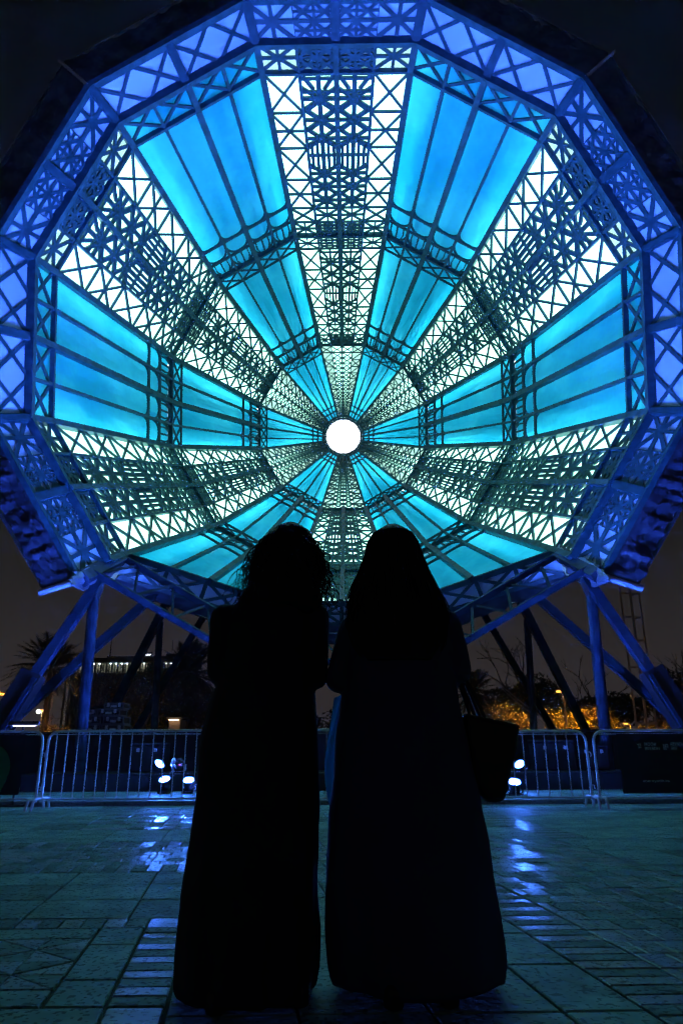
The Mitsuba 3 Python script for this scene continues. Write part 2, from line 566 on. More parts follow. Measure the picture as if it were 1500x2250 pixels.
def fabric_grid(b, u0, u1, v0, v1, d, seed, nu=14, nv=22, sag=.05, wr=.085, low=None):
    """Cloth between its bars: a hanging sheet with a slight belly and wrinkles; normals point inwards. low(u): v where it starts."""
    U, V = np.meshgrid(np.linspace(0, 1, nu+1), np.linspace(0, 1, nv+1))
    P = []
    for u, v in zip(U.ravel(), V.ravel()):
        uu = u0+(u1-u0)*u
        lo = v0 if low is None else max(v0, low(uu))
        vv = lo+(v1-lo)*v
        f = math.sin(math.pi*u)*math.sin(math.pi*min(max(v, .0), 1))
        P.append((uu, vv, d+f*sag))
    P = np.array(P)
    q = np.c_[P[:, 0]*9+seed*3.1, P[:, 1]*b.L*1.1+P[:, 0]*6, P[:, 0]*0+seed]
    edge = np.clip(np.minimum(np.minimum(U, 1-U)*6, np.minimum(V, 1-V)*8).ravel(), .15, 1)
    P[:, 2] += (meshkit.fbm(q, 3, seed)-.5)*2*wr*edge
    g_ = meshkit.noise(np.c_[(P[:, 0]-u0)/(u1-u0)*11+V.ravel()*2, V.ravel()*2.2, P[:, 0]*0+seed*5], seed)-.5
    P[:, 2] += g_*wr*.9*edge*np.clip(np.abs(V.ravel()-.45)*2.2, .15, 1)
    X3 = np.array([b.p3(*p) for p in P])
    idx = np.arange(len(P)).reshape(nv+1, nu+1)
    F = []
    for i in range(nv):
        for j in range(nu):
            a, b2, c, e = idx[i, j], idx[i, j+1], idx[i+1, j+1], idx[i+1, j]
            F += [[a, c, b2], [a, e, c]]
    m = trimesh.Trimesh(X3, F, process=False)
    if np.dot(m.face_normals[0], b.n) > 0:
        m.invert()
    return m


dome = thing('lantern_dome', 'giant twelve-sided dome of steel lattice and glowing white and blue fabric tilted over the plaza', 'light installation')
BAYS = [Bay(PR['r1'], PR['r2']), Bay(PR['r2'], PR['r3']), Bay(PR['r3'], PR['h'])]
LIP = Bay(PR['i'], PR['r1'])
BRIM = Bay(PR['o'], PR['i'])
COLS = [(0, .25), (.25, .5), (.5, .75), (.75, 1)]
WID = [.058, .042, .027]
TH = .055
BLUE_V = [(.765, .88, 1.), (.79, .888, 1.), (.79, .89, 1.)]


def cut_region(k, b):
    """For the three lowest sectors: the part of the first bay that is kept, and its lower edge as v(u)."""
    e0, e1 = {5: (0., CUT), 6: (CUT, CUT), 7: (CUT, 0.)}[k]
    return b.poly([(-.05, e0), (1.05, e1), (1.05, 1.2), (-.05, 1.2)]), (lambda u: e0+(e1-e0)*u)


white_shapes, blue_shapes = [], []
for n, b in enumerate(BAYS):
    w = WID[n]
    ws, bs = [], []
    for c, (u0, u1) in enumerate(COLS):
        inner = c in (1, 2)
        if n < 2:
            g = []
            v0 = .0 if n == 0 else .1
            if n == 1:
                g += (dense if inner else star)(b, u0, u1, .01, .1, w*.85)
                g += frame(b, u0, u1, .1, .1, w*1.2)
            ve, vf = .785, .89
            if inner:
                g += rich_column(b, u0, u1, v0+.005, ve, w*(1.65 if n == 0 else 1.3))
                g += star(b, u0, u1, ve, vf, w)
                g += dense(b, u0, u1, vf, .99, w)
                if n == 1:
                    g += X(b, u0, (u0+u1)/2, vf, .99, w*.7)+X(b, (u0+u1)/2, u1, vf, .99, w*.7)
            else:
                g += plain_column(b, u0, u1, v0+.005, ve, w)
                g += X(b, u0, u1, ve, vf, w)
                g += star(b, u0, u1, vf, .99, w)
            g += frame(b, u0, u1, ve, vf, w)
        else:
            g = frame(b, u0, u1, .09, .09, w)
            g += X(b, u0, u1, .01, .09, w*.9)
            if inner:
                vs = [.09]
                while vs[-1] < .93:
                    vs.append(min(.95, vs[-1]+.075-.045*vs[-1]))
                for a, e in zip(vs[:-1], vs[1:]):
                    g += X(b, u0, u1, a, e, w*.85)+[b.line([(u0, e), (u1, e)], w*.8)]
            else:
                vs = [.09]
                while vs[-1] < .93:
                    vs.append(min(.95, vs[-1]+.1-.06*vs[-1]))
                for i, (a, e) in enumerate(zip(vs[:-1], vs[1:])):
                    g += [b.line([(u0, a), (u1, e)] if i % 2 else [(u1, a), (u0, e)], w*.9), b.line([(u0, e), (u1, e)], w*.8)]
                    if i % 2:
                        g += [b.line([(u1, a), (u0, e)], w*.8)]
        ws.append(unary_union(g).intersection(b.cell(u0, u1, 0, 1)))
        g = []
        if n > 0:
            g += X(b, u0, u1, .008, .098, w*.95)
            g += frame(b, u0, u1, .1, .1, w*1.3)
        if n < 2:
            g += arch_column(b, u0, u1, BLUE_V[n], w*1.0)
        else:
            g += frame(b, u0, u1, .80, .88, w)
            g += [arc(b, u0, u1, .72, .8, w*.8)[0], arc(b, u0, u1, .81, .875, w*.7)[0]]
        g += [b.line([(u0, 0), (u0, 1)], w), b.line([(u1, 0), (u1, 1)], w)]
        bs.append(unary_union(g).intersection(b.cell(u0, u1, 0, 1)))
    white_shapes.append(ws)
    blue_shapes.append(bs)

lat_ply, fab_ply = {}, {}
for n, b in enumerate(BAYS):
    for c in range(4):
        for col, shp in (('w', white_shapes), ('b', blue_shapes)):
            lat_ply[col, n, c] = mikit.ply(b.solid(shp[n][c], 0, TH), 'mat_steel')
        for var in range(2):
            fab_ply[n, c, var] = mikit.ply(fabric_grid(b, *COLS[c], 0., 1., .15, 10*n+c+37*var, nv=26 if n == 0 else 16), 'mat_blue_fabric', smooth=True)


def emit(L):
    return {'type': 'area', 'radiance': rgb(*[q*DIM for q in L])}


def white_sheet(b, u0, u1, v0, v1, d, low=None):
    return fabric_grid(b, u0, u1, v0, v1, d, 3, nu=4, nv=6, sag=.0, wr=.012, low=low)


for k in range(12):
    S = sector(k)
    low3 = k in (5, 6, 7)
    white = k % 2 == 0
    for n, b in enumerate(BAYS):
        clip = low3 and n == 0
        if clip:
            reg, low = cut_region(k, b)
        for c, (u0, u1) in enumerate(COLS):
            if clip:
                shp = (white_shapes if white else blue_shapes)[0][c].intersection(reg)
                shp = max([q for q in getattr(shp, 'geoms', [shp]) if isinstance(q, Polygon)], key=lambda q: q.area, default=Polygon())
                m = b.solid(shp, 0, TH)
                if m is not None:
                    put('lattice_panel' if white else 'arch_panel', m, 'steel', dome, to=S)
            else:
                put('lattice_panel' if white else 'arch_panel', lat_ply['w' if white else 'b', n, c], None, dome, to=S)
            if not white:
                if clip:
                    put('blue_fabric', fabric_grid(b, u0, u1, 0., 1., .15, 60+c, nv=16, low=low), 'blue_fabric', dome, smooth=True, to=S)
                else:
                    put('blue_fabric', fab_ply[n, c, (k//2) % 2], None, dome, to=S)
        if white:
            if n < 2:
                put('white_fabric', white_sheet(b, 0, 1, 0., 1., .13, low if clip else None), 'white_fabric', dome, smooth=True, to=S, emitter=emit(WHITE_L))
            else:
                put('white_fabric', white_sheet(b, .25, .75, 0., 1., .13), 'white_fabric', dome, smooth=True, to=S, emitter=emit(WHITE_L))
                for u0, u1 in ((0, .25), (.75, 1)):
                    put('white_fabric', white_sheet(b, u0, u1, 0, 1., .13), 'white_fabric', dome, smooth=True, to=S, emitter=emit(WHITE_DIM))

# the lip (between the two rim rings) and the brim, on the nine upper sectors
lipw, lipb, brimw, brimb = [], [], [], []
for c, (u0, u1) in enumerate(COLS):
    inner = c in (1, 2)
    lipw.append(unary_union((dense if inner else star)(LIP, u0, u1, .05, .95, .075)).intersection(LIP.cell(u0, u1, 0, 1)))
    lipb.append(unary_union(X(LIP, u0, u1, .05, .95, .07)).intersection(LIP.cell(u0, u1, 0, 1)))
    g = star(BRIM, u0, u1, .08, .92, .1)
    if inner:
        g = dense(BRIM, u0, u1, .06, .94, .075)
    brimw.append(unary_union(g+[BRIM.line([(u0, 0), (u0, 1)], .05)]).intersection(BRIM.cell(u0, u1, 0, 1)))
    brimb.append(unary_union(X(BRIM, u0, u1, .03, .97, .085)).intersection(BRIM.cell(u0, u1, 0, 1)))
lip_ply = {('w', c): mikit.ply(LIP.solid(lipw[c], 0, TH), 'mat_steel') for c in range(4)}
lip_ply.update({('b', c): mikit.ply(LIP.solid(lipb[c], 0, TH), 'mat_steel') for c in range(4)})
brim_ply = {('w', c): mikit.ply(BRIM.solid(brimw[c], 0, .02), 'mat_beam') for c in range(4)}
brim_ply.update({('b', c): mikit.ply(BRIM.solid(brimb[c], 0, .02), 'mat_beam') for c in range(4)})
lipf = {c: mikit.ply(fabric_grid(LIP, *COLS[c], 0, 1, .12, 90+c, nv=6), 'mat_blue_fabric', smooth=True) for c in range(4)}
lipt = {c: mikit.ply(fabric_grid(LIP, *COLS[c], 0, 1, .12, 90+c, nv=6), 'mat_thin_white', smooth=True) for c in range(4)}
brimf = [mikit.ply(fabric_grid(BRIM, u0, u1, 0, 1, .026, 70+i, nv=8, nu=14, sag=.006, wr=.012), 'mat_brim_fabric', smooth=True) for i, (u0, u1) in enumerate(((0, .5), (.5, 1)))]
for k in range(12):
    if k in (5, 6, 7):
        continue
    S = sector(k)
    kind = 'w' if k % 2 == 0 else 'b'
    for c, (u0, u1) in enumerate(COLS):
        put('lip_lattice', lip_ply[kind, c], None, dome, to=S)
        put('brim_lattice', brim_ply[kind, c], None, dome, to=S)
        if kind == 'b':
            put('lip_fabric', lipf[c], None, dome, to=S)
        elif c in (0, 3):
            put('lip_fabric', white_sheet(LIP, u0, u1, 0, 1, .12), 'white_fabric', dome, smooth=True, to=S, emitter=emit(WHITE_DIM))
        else:
            put('lip_fabric', lipt[c], None, dome, to=S)
    for q in brimf:
        put('brim_fabric', q, None, dome, to=S)

# steel: radial ribs at the sector edges, centre ribs, thin mullions, ring bars
order = ['i', 'r1', 'r2', 'r3', 'h']


def rib(ang, pts, w, h, off, apo=False):
    ms = []
    for A, C in zip(pts[:-1], pts[1:]):
        p, q = dp(A, ang, apo), dp(C, ang, apo)
        t = math.radians(ang)
        up = np.array([math.sin(t), math.cos(t), 0])
        ms.append(beam(p, q, w, h, up, off))
    return cat(ms)


cutp = lerp(PR['r1'], PR['r2'], CUT)
for k in range(12):
    ang = 30*k+15
    top = [PR['o'], PR['i'], PR['r1']]
    if ang in (165, 195):
        top = [cutp]
    elif ang in (135, 225):
        top = [PR['i'], PR['r1']]
    m = [rib(ang, top+[PR['r2'], PR['r3']], .15, .22, .0), rib(ang, [PR['r3'], PR['h']], .075, .14, .0)]
    if ang not in (135, 165, 195, 225):
        m.append(rib(ang, [PR['o'], PR['i']], .22, .1, -.02))
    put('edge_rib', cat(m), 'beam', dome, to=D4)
cr = {}
for k in range(12):
    low3 = k in (5, 6, 7)
    start = [lerp(PR['r1'], PR['r2'], {5: CUT/2, 6: CUT, 7: CUT/2}[k])] if low3 else [PR['i'], PR['r1']]
    if low3 not in cr or low3:
        m = [rib(0, start+[PR['r2'], PR['r3']], .14, .2, -.02, True), rib(0, [PR['r3'], PR['h']], .06, .12, 0, True)]
        if not low3:
            m.append(rib(0, [PR['o'], PR['i']], .2, .08, -.03, True))
        cr[low3] = mikit.ply(cat(m), 'mat_beam')
    put('centre_rib', cr[low3], None, dome, to=sector(k))
mull = {}
for n, b in enumerate([LIP]+BAYS):
    for u in (.25, .75):
        mull[n, u] = mikit.ply(beam(b.p3(u, 0), b.p3(u, 1), [.075, .075, .06, .04][n], [.1, .12, .1, .07][n], b.n, 0.), 'mat_beam')
for k in range(12):
    for n, b in enumerate([LIP]+BAYS):
        for u in (.25, .75):
            if k in (5, 6, 7) and n < 2:
                if n == 1:
                    lo = cut_region(k, b)[1](u)
                    put('mullion', beam(b.p3(u, lo), b.p3(u, 1), .075, .12, b.n), 'beam', dome, to=sector(k))
                continue
            put('mullion', mull[n, u], None, dome, to=sector(k))


def ring_bar(RZ, w, h, off=0., up=(0, 1, 0)):
    return mikit.ply(beam(dp(RZ, -15), dp(RZ, 15), w, h, up, off), 'mat_beam')


rings = [('rim_bar', ring_bar(PR['o'], .2, .12), False), ('rim_bar', ring_bar(PR['i'], .16, .2), False), ('ring_bar', ring_bar(PR['r1'], .09, .12), False),
         ('ring_bar', ring_bar(lerp(PR['r1'], PR['r2'], .992), .12, .14), True), ('ring_bar', ring_bar(lerp(PR['r2'], PR['r3'], .99), .085, .1), True),
         ('ring_bar', ring_bar(lerp(PR['r3'], PR['h'], .96), .05, .08), True)]
for k in range(12):
    for name, d, all_ in rings:
        if all_ or k not in (5, 6, 7):
            put(name, d, None, dome, to=sector(k))

# the hub: a glowing twelve-sided disc
hz = 12.95
hub = trimesh.Trimesh([dp((.74, hz), 30*k+15) for k in range(12)]+[dp((0, hz), 0)], [[12, (k+1) % 12, k] for k in range(12)], process=False)
if hub.face_normals[0][2] < 0:
    hub.invert()
put('hub_disc', hub, 'white_fabric', dome, to=D4, emitter=emit(HUB_L))
put('hub_collar', trimesh.creation.revolve(np.array([[.745, -hz-.05], [.80, -hz-.05], [.80, -hz+.05], [.745, -hz+.05], [.745, -hz-.05]]), sections=12,
    transform=trimesh.transformations.rotation_matrix(math.radians(15), (0, 0, 1))), 'steel', dome, to=D4)

# lamp strips along both edges of every blue sector, behind the cloth, and the outer cover that closes the dome
for k in range(1, 12, 2):
    for s in (0.015, .5, .985):
        ms = []
        for n, b in enumerate(BAYS):
            v0 = .03 if n else -.1
            if k in (5, 7) and n == 0:
                v0 = cut_region(k, b)[1](s)+.07
            wv = [.06, .05, .035][n]*(.25 if s == .5 else 1)
            e0, e1 = b.p3(s, v0, .72-.14*n), b.p3(s, .97, .72-.14*n-(.14 if n < 2 else 0))
            inw = nrm((b.ex*(1 if s < .5 else 0 if s == .5 else -1))*.9-b.n)
            x_ = nrm(e1-e0)
            sd = np.cross(x_, inw)
            q = np.array([e0-sd*wv, e0+sd*wv, e1+sd*wv, e1-sd*wv])
            m = trimesh.Trimesh(q, [[0, 1, 2], [0, 2, 3]], process=False)
            if np.dot(m.face_normals[0], inw) < 0:
                m.invert()
            ms.append(m)
        put('lamp_strip', cat(ms), 'white_fabric', dome, to=sector(k), emitter=emit(STRIP_L))
OUT = [(7.95, .2), (8.12, 1.2), (6.95, 7.0), (4.45, 11.6), (1.3, 14.0)]
ob = [Bay(a, c) for a, c in zip(OUT[:-1], OUT[1:])]
for k in range(12):
    ms = []
    for n, b in enumerate(ob):
        lo = None
        if k in (5, 6, 7):
            if n == 0:
                continue
            if n == 1:
                lo = cut_region(k, b)[1]
        g = fabric_grid(b, 0, 1, 0, 1, 0, 5, nu=4, nv=6, sag=0, wr=.03, low=lo)
        ms.append(g)
    m = cat(ms)
    put('outer_cover', m, 'cover_lining', dome, smooth=True, to=sector(k))
    ms = []
    for n, b in enumerate(ob):
        if k in (5, 6, 7) and n == 0:
            continue
        ms.append(fabric_grid(b, 0, 1, 0, 1, .04, 5, nu=6, nv=8, sag=0, wr=.03, low=cut_region(k, b)[1] if k in (5, 6, 7) and n == 1 else None))
    put('outer_skin', cat(ms), 'black_cover', dome, smooth=True, to=sector(k))
back = trimesh.Trimesh([dp((1.32, 14.0), 30*k+15) for k in range(12)]+[dp((0, 14.1), 0)], [[12, k, (k+1) % 12] for k in range(12)], process=False)
put('back_cover', back, 'cover_lining', dome, to=D4)


# black cloth skirt round the brim, on rods at the corners
def skirt_sheet(k, p0, p1, q0, q1, seed, nu=90, nv=22):
    """Cloth between the brim edge p0-p1 and the outer line q0-q1, gathered in folds."""
    U, V = np.meshgrid(np.linspace(0, 1, nu+1), np.linspace(0, 1, nv+1))
    U, V = U.ravel()[:, None], V.ravel()[:, None]
    P = (p0*(1-U)+p1*U)*(1-V)+(q0*(1-U)+q1*U)*V
    nn = nrm(np.cross(p1-p0, q0-p0))
    fan = np.minimum(U, 1-U)
    fold = meshkit.fbm(np.c_[U*24+seed*7, V*1.1+fan*8, U*0+seed], 3, seed)-.5
    fine = meshkit.fbm(np.c_[U*46+V*9, V*5+U*7, U*0+seed+3], 2, seed)-.5
    fine = fine+1.1*(meshkit.fbm(np.c_[U*30-V*14, V*10+U*20, U*0+seed+8], 3, seed)-.5)
    sagv = np.sin(np.pi*U)*V*V
    P = P+nn*((fold[:, None]*.20+fine[:, None]*.06)*np.minimum(1, V*2.5)*np.minimum(1, np.minimum(U, 1-U)*10+.12))
    mid = (p0+p1)/2-(q0+q1)/2
    P = P+nrm(mid)*sagv*.10+nrm(mid)*((fine[:, None])*.16*V)
    idx = np.arange(len(P)).reshape(nv+1, nu+1)
    F = []
    for i in range(nv):
        for j in range(nu):
            F += [[idx[i, j], idx[i, j+1], idx[i+1, j+1]], [idx[i, j], idx[i+1, j+1], idx[i+1, j]]]
    return trimesh.Trimesh(P, F, process=False)


SK = (9.0, -.5)
skp = {a: dp(SK, a) for a in range(15, 375, 30)}
for a, dx in ((135, (.42, .45, .0)), (225, (-.42, .45, .0))):
    skp[a] = dp(PR['o'], a)+np.array([dx[0]*1.75, -.24, .1])
for k in range(12):
    if k in (5, 6, 7):
        continue
    a0, a1 = (30*k-15) % 360, (30*k+15) % 360
    m = skirt_sheet(k, dp(PR['o'], a0), dp(PR['o'], a1), skp[a0], skp[a1], k+1)
    put('skirt', m, 'black_cover', dome, smooth=True, to=D4)
    # the cloth turns back over the edge to the cover behind
    q0, q1 = dp(OUT[1], a0), dp(OUT[1], a1)
    put('skirt', skirt_sheet(k, skp[a0], skp[a1], q0, q1, k+21), 'black_cover', dome, smooth=True, to=D4)
for a in range(15, 375, 30):
    if a in (165, 195):
        continue
    p, q = dp(PR['o'], a), skp[a]
    if a in (135, 225):
        put('corner_rod', cat([tube([p, q+(q-p)*.12], .075, 10), tube([p+[0, .12, -.1], q+(q-p)*.02+[0, .1, -.1]], .05, 8)]), 'bright_metal', dome, smooth=40, to=D4)
    else:
        put('corner_rod', tube([p, q+(q-p)*.12], .04, 8), 'bright_metal', dome, smooth=40, to=D4)

# the cut edge of the three lowest sectors: a fascia of the brim's make, its bars, and the carrying truss
for k in (5, 6, 7):
    b = BAYS[0]
    lo = cut_region(k, b)[1]
    dirv = nrm(np.array([0, 1., .12]))            # hanging outwards, facing the front
    p0, p1 = b.p3(0, lo(0)), b.p3(1, lo(1))
    drop = .56
    q0, q1 = p0+dirv*drop, p1+dirv*drop
    ex_ = nrm(p1-p0)
    Lb = np.linalg.norm(p1-p0)
    et_ = nrm(np.cross(np.cross(ex_, dirv), ex_))
    nn = np.cross(ex_, et_)
    fr = np.eye(4)
    fr[:3, 0], fr[:3, 1], fr[:3, 2], fr[:3, 3] = ex_, et_, nn, p0
    hgt = drop*.97
    inn = -1 if np.dot(nn, (0, -1, 0)) < 0 else 1      # the side that faces the axis
    g = []
    for c in range(4):
        x0, x1 = Lb*c/4, Lb*(c+1)/4
        def ln(pp, w):
            return LineString(pp).buffer(w/2, cap_style=2)
        g += [ln([(x0, 0), (x1, hgt)], .08), ln([(x1, 0), (x0, hgt)], .08)]
        if k == 6:
            g += [ln([((x0+x1)/2, 0), ((x0+x1)/2, hgt)], .07), ln([(x0, hgt/2), (x1, hgt/2)], .07)]
        if c:
            g.append(ln([(x0, 0), (x0, hgt)], .1))
    g = unary_union(g).intersection(sbox(0, 0, Lb, hgt))
    m = cat([trimesh.creation.extrude_polygon(q, .03, engine='earcut') for q in getattr(g, 'geoms', [g])])
    m.apply_translation((0, 0, .03*inn))
    m.apply_transform(fr)
    put('fascia_lattice', m, 'beam', dome, to=sector(k))
    sh = trimesh.Trimesh([[0, 0, 0], [Lb, 0, 0], [Lb, hgt, 0], [0, hgt, 0]], [[0, 1, 2], [0, 2, 3]], process=False)
    sh = sh.subdivide().subdivide().subdivide()
    sh.vertices[:, 2] = (meshkit.fbm(sh.vertices*3.+k, 3)-.5)*.02-.0*inn
    sh.apply_transform(fr)
    put('fascia_fabric', sh, 'brim_fabric', dome, smooth=True, to=sector(k))
    c0, c1 = (b.p3(q, lo(q)-.02, 1.2 if lo(q) > .01 else .84) for q in (0, 1))       # black cloth that closes the underside
    put('soffit', skirt_sheet(k, p0+et_*hgt, p1+et_*hgt, c0, c1, k+50, 16, 6), 'black_cover', dome, smooth=True, to=sector(k))
    put('fascia_bar', beam(p0, p1, .12, .14, (0, 1, 0)), 'beam', dome, to=sector(k))
    put('fascia_bar', beam(p0+et_*hgt, p1+et_*hgt, .1, .1, (0, 1, 0)), 'beam', dome, to=sector(k))
UC, LC = (7.26, .56), (7.74, -.36)
chain = [135, 165, 195, 225]
for a0, a1 in zip(chain[:-1], chain[1:]):
    p0, p1, q0, q1 = dp(UC, a0), dp(UC, a1), dp(LC, a0), dp(LC, a1)
    put('truss_chord', beam(p0, p1, .14, .17, (0, 0, 1)), 'leg_steel', dome, to=D4)
    put('truss_chord', beam(q0, q1, .14, .17, (0, 0, 1)), 'leg_steel', dome, to=D4)
    nw = 4
    for i in range(nw):
        f0, f1 = (i+.55)/nw, (i+.95)/nw
        put('truss_web', beam(p0+(p1-p0)*f0, q0+(q1-q0)*f1, .06, .06, (0, 0, 1)), 'leg_steel', dome, to=D4)
        f2 = (i+1.5)/nw
        if f2 < 1:
            put('truss_web', beam(q0+(q1-q0)*f1, p0+(p1-p0)*f2, .045, .045, (0, 0, 1)), 'leg_steel', dome, to=D4)

# crumpled film round the two lower corners
for sgn, a in ((1, 135), (-1, 225)):
    c0, c1 = dp(PR['r1'], a), dp(PR['o'], a)
    nu, nv = 34, 16
    U, V = np.meshgrid(np.linspace(0, 1, nu+1), np.linspace(0, 1, nv+1))
    U, V = U.ravel()[:, None], V.ravel()[:, None]
    side = np.array([sgn*.25, -.75, .0])
    P = c0*(1-U)+c1*U+np.array([0, .06, .1])+side*(V-.15)*(.35+.5*np.sin(np.pi*(U*.9+.1)))+np.array([0, 0, .22])*np.sin(np.pi*V)
    f = meshkit.fbm(np.c_[U*5+V*4, V*9-U*3, U*0+a], 3)-.5
    P = P+np.array([sgn*.5, .5, .7])*f[:, None]*.42
    idx = np.arange(len(P)).reshape(nv+1, nu+1)
    F = [t for i in range(nv) for j in range(nu) for t in ([idx[i, j], idx[i, j+1], idx[i+1, j+1]], [idx[i, j], idx[i+1, j+1], idx[i+1, j]])]
    put('corner_film', trimesh.Trimesh(P, F, process=False), 'film', dome, smooth=True, to=D4)
    put('corner_block', beam(dp(lerp(PR['r1'], PR['o'], .1), a), dp(lerp(PR['r1'], PR['o'], .95), a), .3, .3, (0, 0, 1)), 'leg_steel', dome, to=D4)

# ------------------------------------------------------------------ legs and posts that carry the dome
def leg(name, p, q, w, h, up=(0, 1, 0), mat='leg_steel'):
    put(name, beam(p, q, w, h, up), mat, dome)


for sx in (-1, 1):
    f = 1 if sx < 0 else .972
    leg('leg', (sx*5.52*f, 15.3, 4.42), (sx*6.95*f, 14.9, 1.55), .2, .2)
    leg('leg_sleeve', (sx*6.58*f, 14.98, 2.34), (sx*7.62*f, 14.7, .06), .46, .34, mat='black_satin')
    leg('sleeve_rail', (sx*6.47*f, 14.78, 2.22), (sx*7.42*f, 14.5, .06), .08, .07)
    leg('leg', (sx*4.66*f, 17.0, 4.5), (sx*7.25*f, 15.1, 1.12), .19, .17)
    leg('leg', (sx*4.86*f, 18.9, 4.75), (sx*7.1*f, 21., 1.17), .2, .2)
    leg('leg', (sx*4.2*f, 20.9, 4.75), (sx*6.45*f, 22., 1.17), .17, .17)
    for (x0, y0, z0), (x1, y1, z1), r in (((5.66*f, 15.42, 3.92), (5.43*f, 15., .36), .118), ((5.62*f, 21., 4.36), (5.54*f, 21., 1.17), .10)):
        post = tube([(sx*x0, y0, z0), (sx*x1, y1, z1)], r, 18)
        v = post.vertices.copy()
        topm = v[:, 2] > z0-.5
        v[topm, 2] += (v[topm, 0]-sx*x0)*-sx*1.0           # the slanted open end
        post.vertices = v
        put('post', post, 'leg_steel', dome, smooth=40)
    put('post_bracket', beam((sx*5.62*f, 15.4, 4.0), (sx*5.5*f, 15.32, 4.3), .12, .12), 'black_satin', dome)
    for (a, c) in (((4.68*f, 17.0, 4.5), (4.55*f, 17.5, 5.3)), ((4.9*f, 18.9, 4.7), (4.5*f, 18.6, 5.6)), ((4.25*f, 20.9, 4.7), (3.9*f, 20.8, 6.2))):
        put('leg_strut', beam((sx*a[0], a[1], a[2]), (sx*c[0], c[1], c[2]), .14, .14, (0, 1, 0)), 'leg_steel', dome)

# ------------------------------------------------------------------ stage behind the barriers
plinth = thing('stage_plinth', 'low black plinth along the foot of the stage, behind the barriers', 'plinth')
put('top', bevel_box(-6.2, 6.2, 14.0, 15.58, .33, .37, .01), 'black_satin', plinth)
for xa in np.arange(-6.15, 6.1, 1.537):
    put('front_panel', bevel_box(xa, xa+1.53, 14.03, 14.06, .055, .328, .004), 'black', plinth)
stage = thing('stage', 'wide black stage platform under the lantern dome', 'stage')
put('deck', bevel_box(-9.5, 9.5, 15.6, 25., 1.10, 1.165, .01), 'black_satin', stage)
for xa in np.arange(-9.4, 9.4, 1.253):
    put('skirt_panel', bevel_box(xa, xa+1.245, 15.66, 15.70, .045, 1.095, .004), 'black', stage)
for i, (xa, w, h, y0) in enumerate(((3.75, .8, .52, 14.7), (4.62, .62, .42, 14.75), (-4.35, .7, .5, 14.72), (-2.25, .55, .42, 14.8))):
    k = thing('equipment_box', ['dark equipment box on the plinth right of the handbag', 'smaller dark equipment box on the plinth near the right banner',
              'dark equipment box on the plinth beside the left round post', 'dark equipment box behind the left woman'][i], 'equipment box')
    put('body', bevel_box(xa, xa+w, y0, y0+.5, .372, .372+h, .02), 'black_satin', k)
    put('lid', bevel_box(xa-.01, xa+w+.01, y0-.01, y0+.51, .375+h, .42+h, .012), 'black_satin', k)
    for q in (0, 1):
        put('latch', bevel_box(xa+w*(.25+.5*q)-.03, xa+w*(.25+.5*q)+.03, y0-.022, y0-.002, .372+h*.75, .372+h*.75+.07, .004), 'galv', k)


# ------------------------------------------------------------------ flood lamps
def frame_of(n):
    n = nrm(n)
    a = nrm(np.cross((0, 0, 1), n) if abs(n[2]) < .99 else np.array([1., 0, 0]))
    m = np.eye(4)
    m[:3, 0], m[:3, 1], m[:3, 2] = a, np.cross(n, a), n
    return m


def flood(pos, aim, target, label, r=.088, base=.06, stand=False, power=1.):
    k = thing('flood_lamp', label, 'flood lamp', 'lit blue flood lamps in front of the stage')
    pos = np.array(pos, float)
    m = frame_of(aim)
    m[:3, 3] = pos
    body = trimesh.creation.revolve(np.array([[0, -.2], [.07, -.2], [.085, -.17], [r+.016, -.03], [r+.022, .0], [r+.026, .02], [r+.02, .02], [r+.018, -.004], [0, -.004]]), sections=28)
    put('body', body, 'black_satin', k, smooth=35, to=m)
    d = trimesh.Trimesh(np.vstack([np.c_[r*np.cos(np.linspace(0, 2*np.pi, 33)[:-1]), r*np.sin(np.linspace(0, 2*np.pi, 33)[:-1]), np.full(32, .008)], [[0, 0, .012]]]),
                        [[32, i, (i+1) % 32] for i in range(32)], process=False)
    put('lens', d, 'white_fabric', k, to=m, emitter=emit(FLOOD_L))
    put('lens_rim', trimesh.creation.annulus(r+.001, r+.018, .006).apply_translation((0, 0, .012)), 'white_fabric', k, to=m, emitter=emit((.03, .3, 4.)))  # glowing ring added to imitate the blue halo round the lens
    scene['beam_of_'+k] = {'type': 'spot', 'intensity': rgb(*[q*DIM*power for q in BEAM_I]), 'cutoff_angle': 50., 'beam_width': 26.,
                           'to_world': T().look_at(origin=(pos+nrm(aim)*.03).tolist(), target=target, up=[0.1, 1, 0])}
    yk = []
    a = m[:3, 0]
    for s in (-1, 1):
        yk.append(pos+a*s*(r+.035)-m[:3, 2]*.06)
    low = np.array([pos[0], pos[1]+.02, base+.03])
    put('yoke', tube(rounded_path([yk[0], (yk[0][0], yk[0][1], max(base+.03, pos[2]-.17)), (yk[1][0], yk[1][1], max(base+.03, pos[2]-.17)), yk[1]], .04), .011, 6), 'black_satin', k)
    if stand:
        put('stand', tube([(pos[0], pos[1], pos[2]-.16), (pos[0]+.02, pos[1], base+.02)], .016, 8), 'black_satin', k)
        put('foot', bevel_box(pos[0]-.14, pos[0]+.16, pos[1]-.09, pos[1]+.09, base, base+.018, .005), 'black_satin', k)
    else:
        put('foot', bevel_box(pos[0]-.1, pos[0]+.1, pos[1]-.08, pos[1]+.09, base, max(base+.02, pos[2]-.175), .006), 'black_satin', k)
    return k


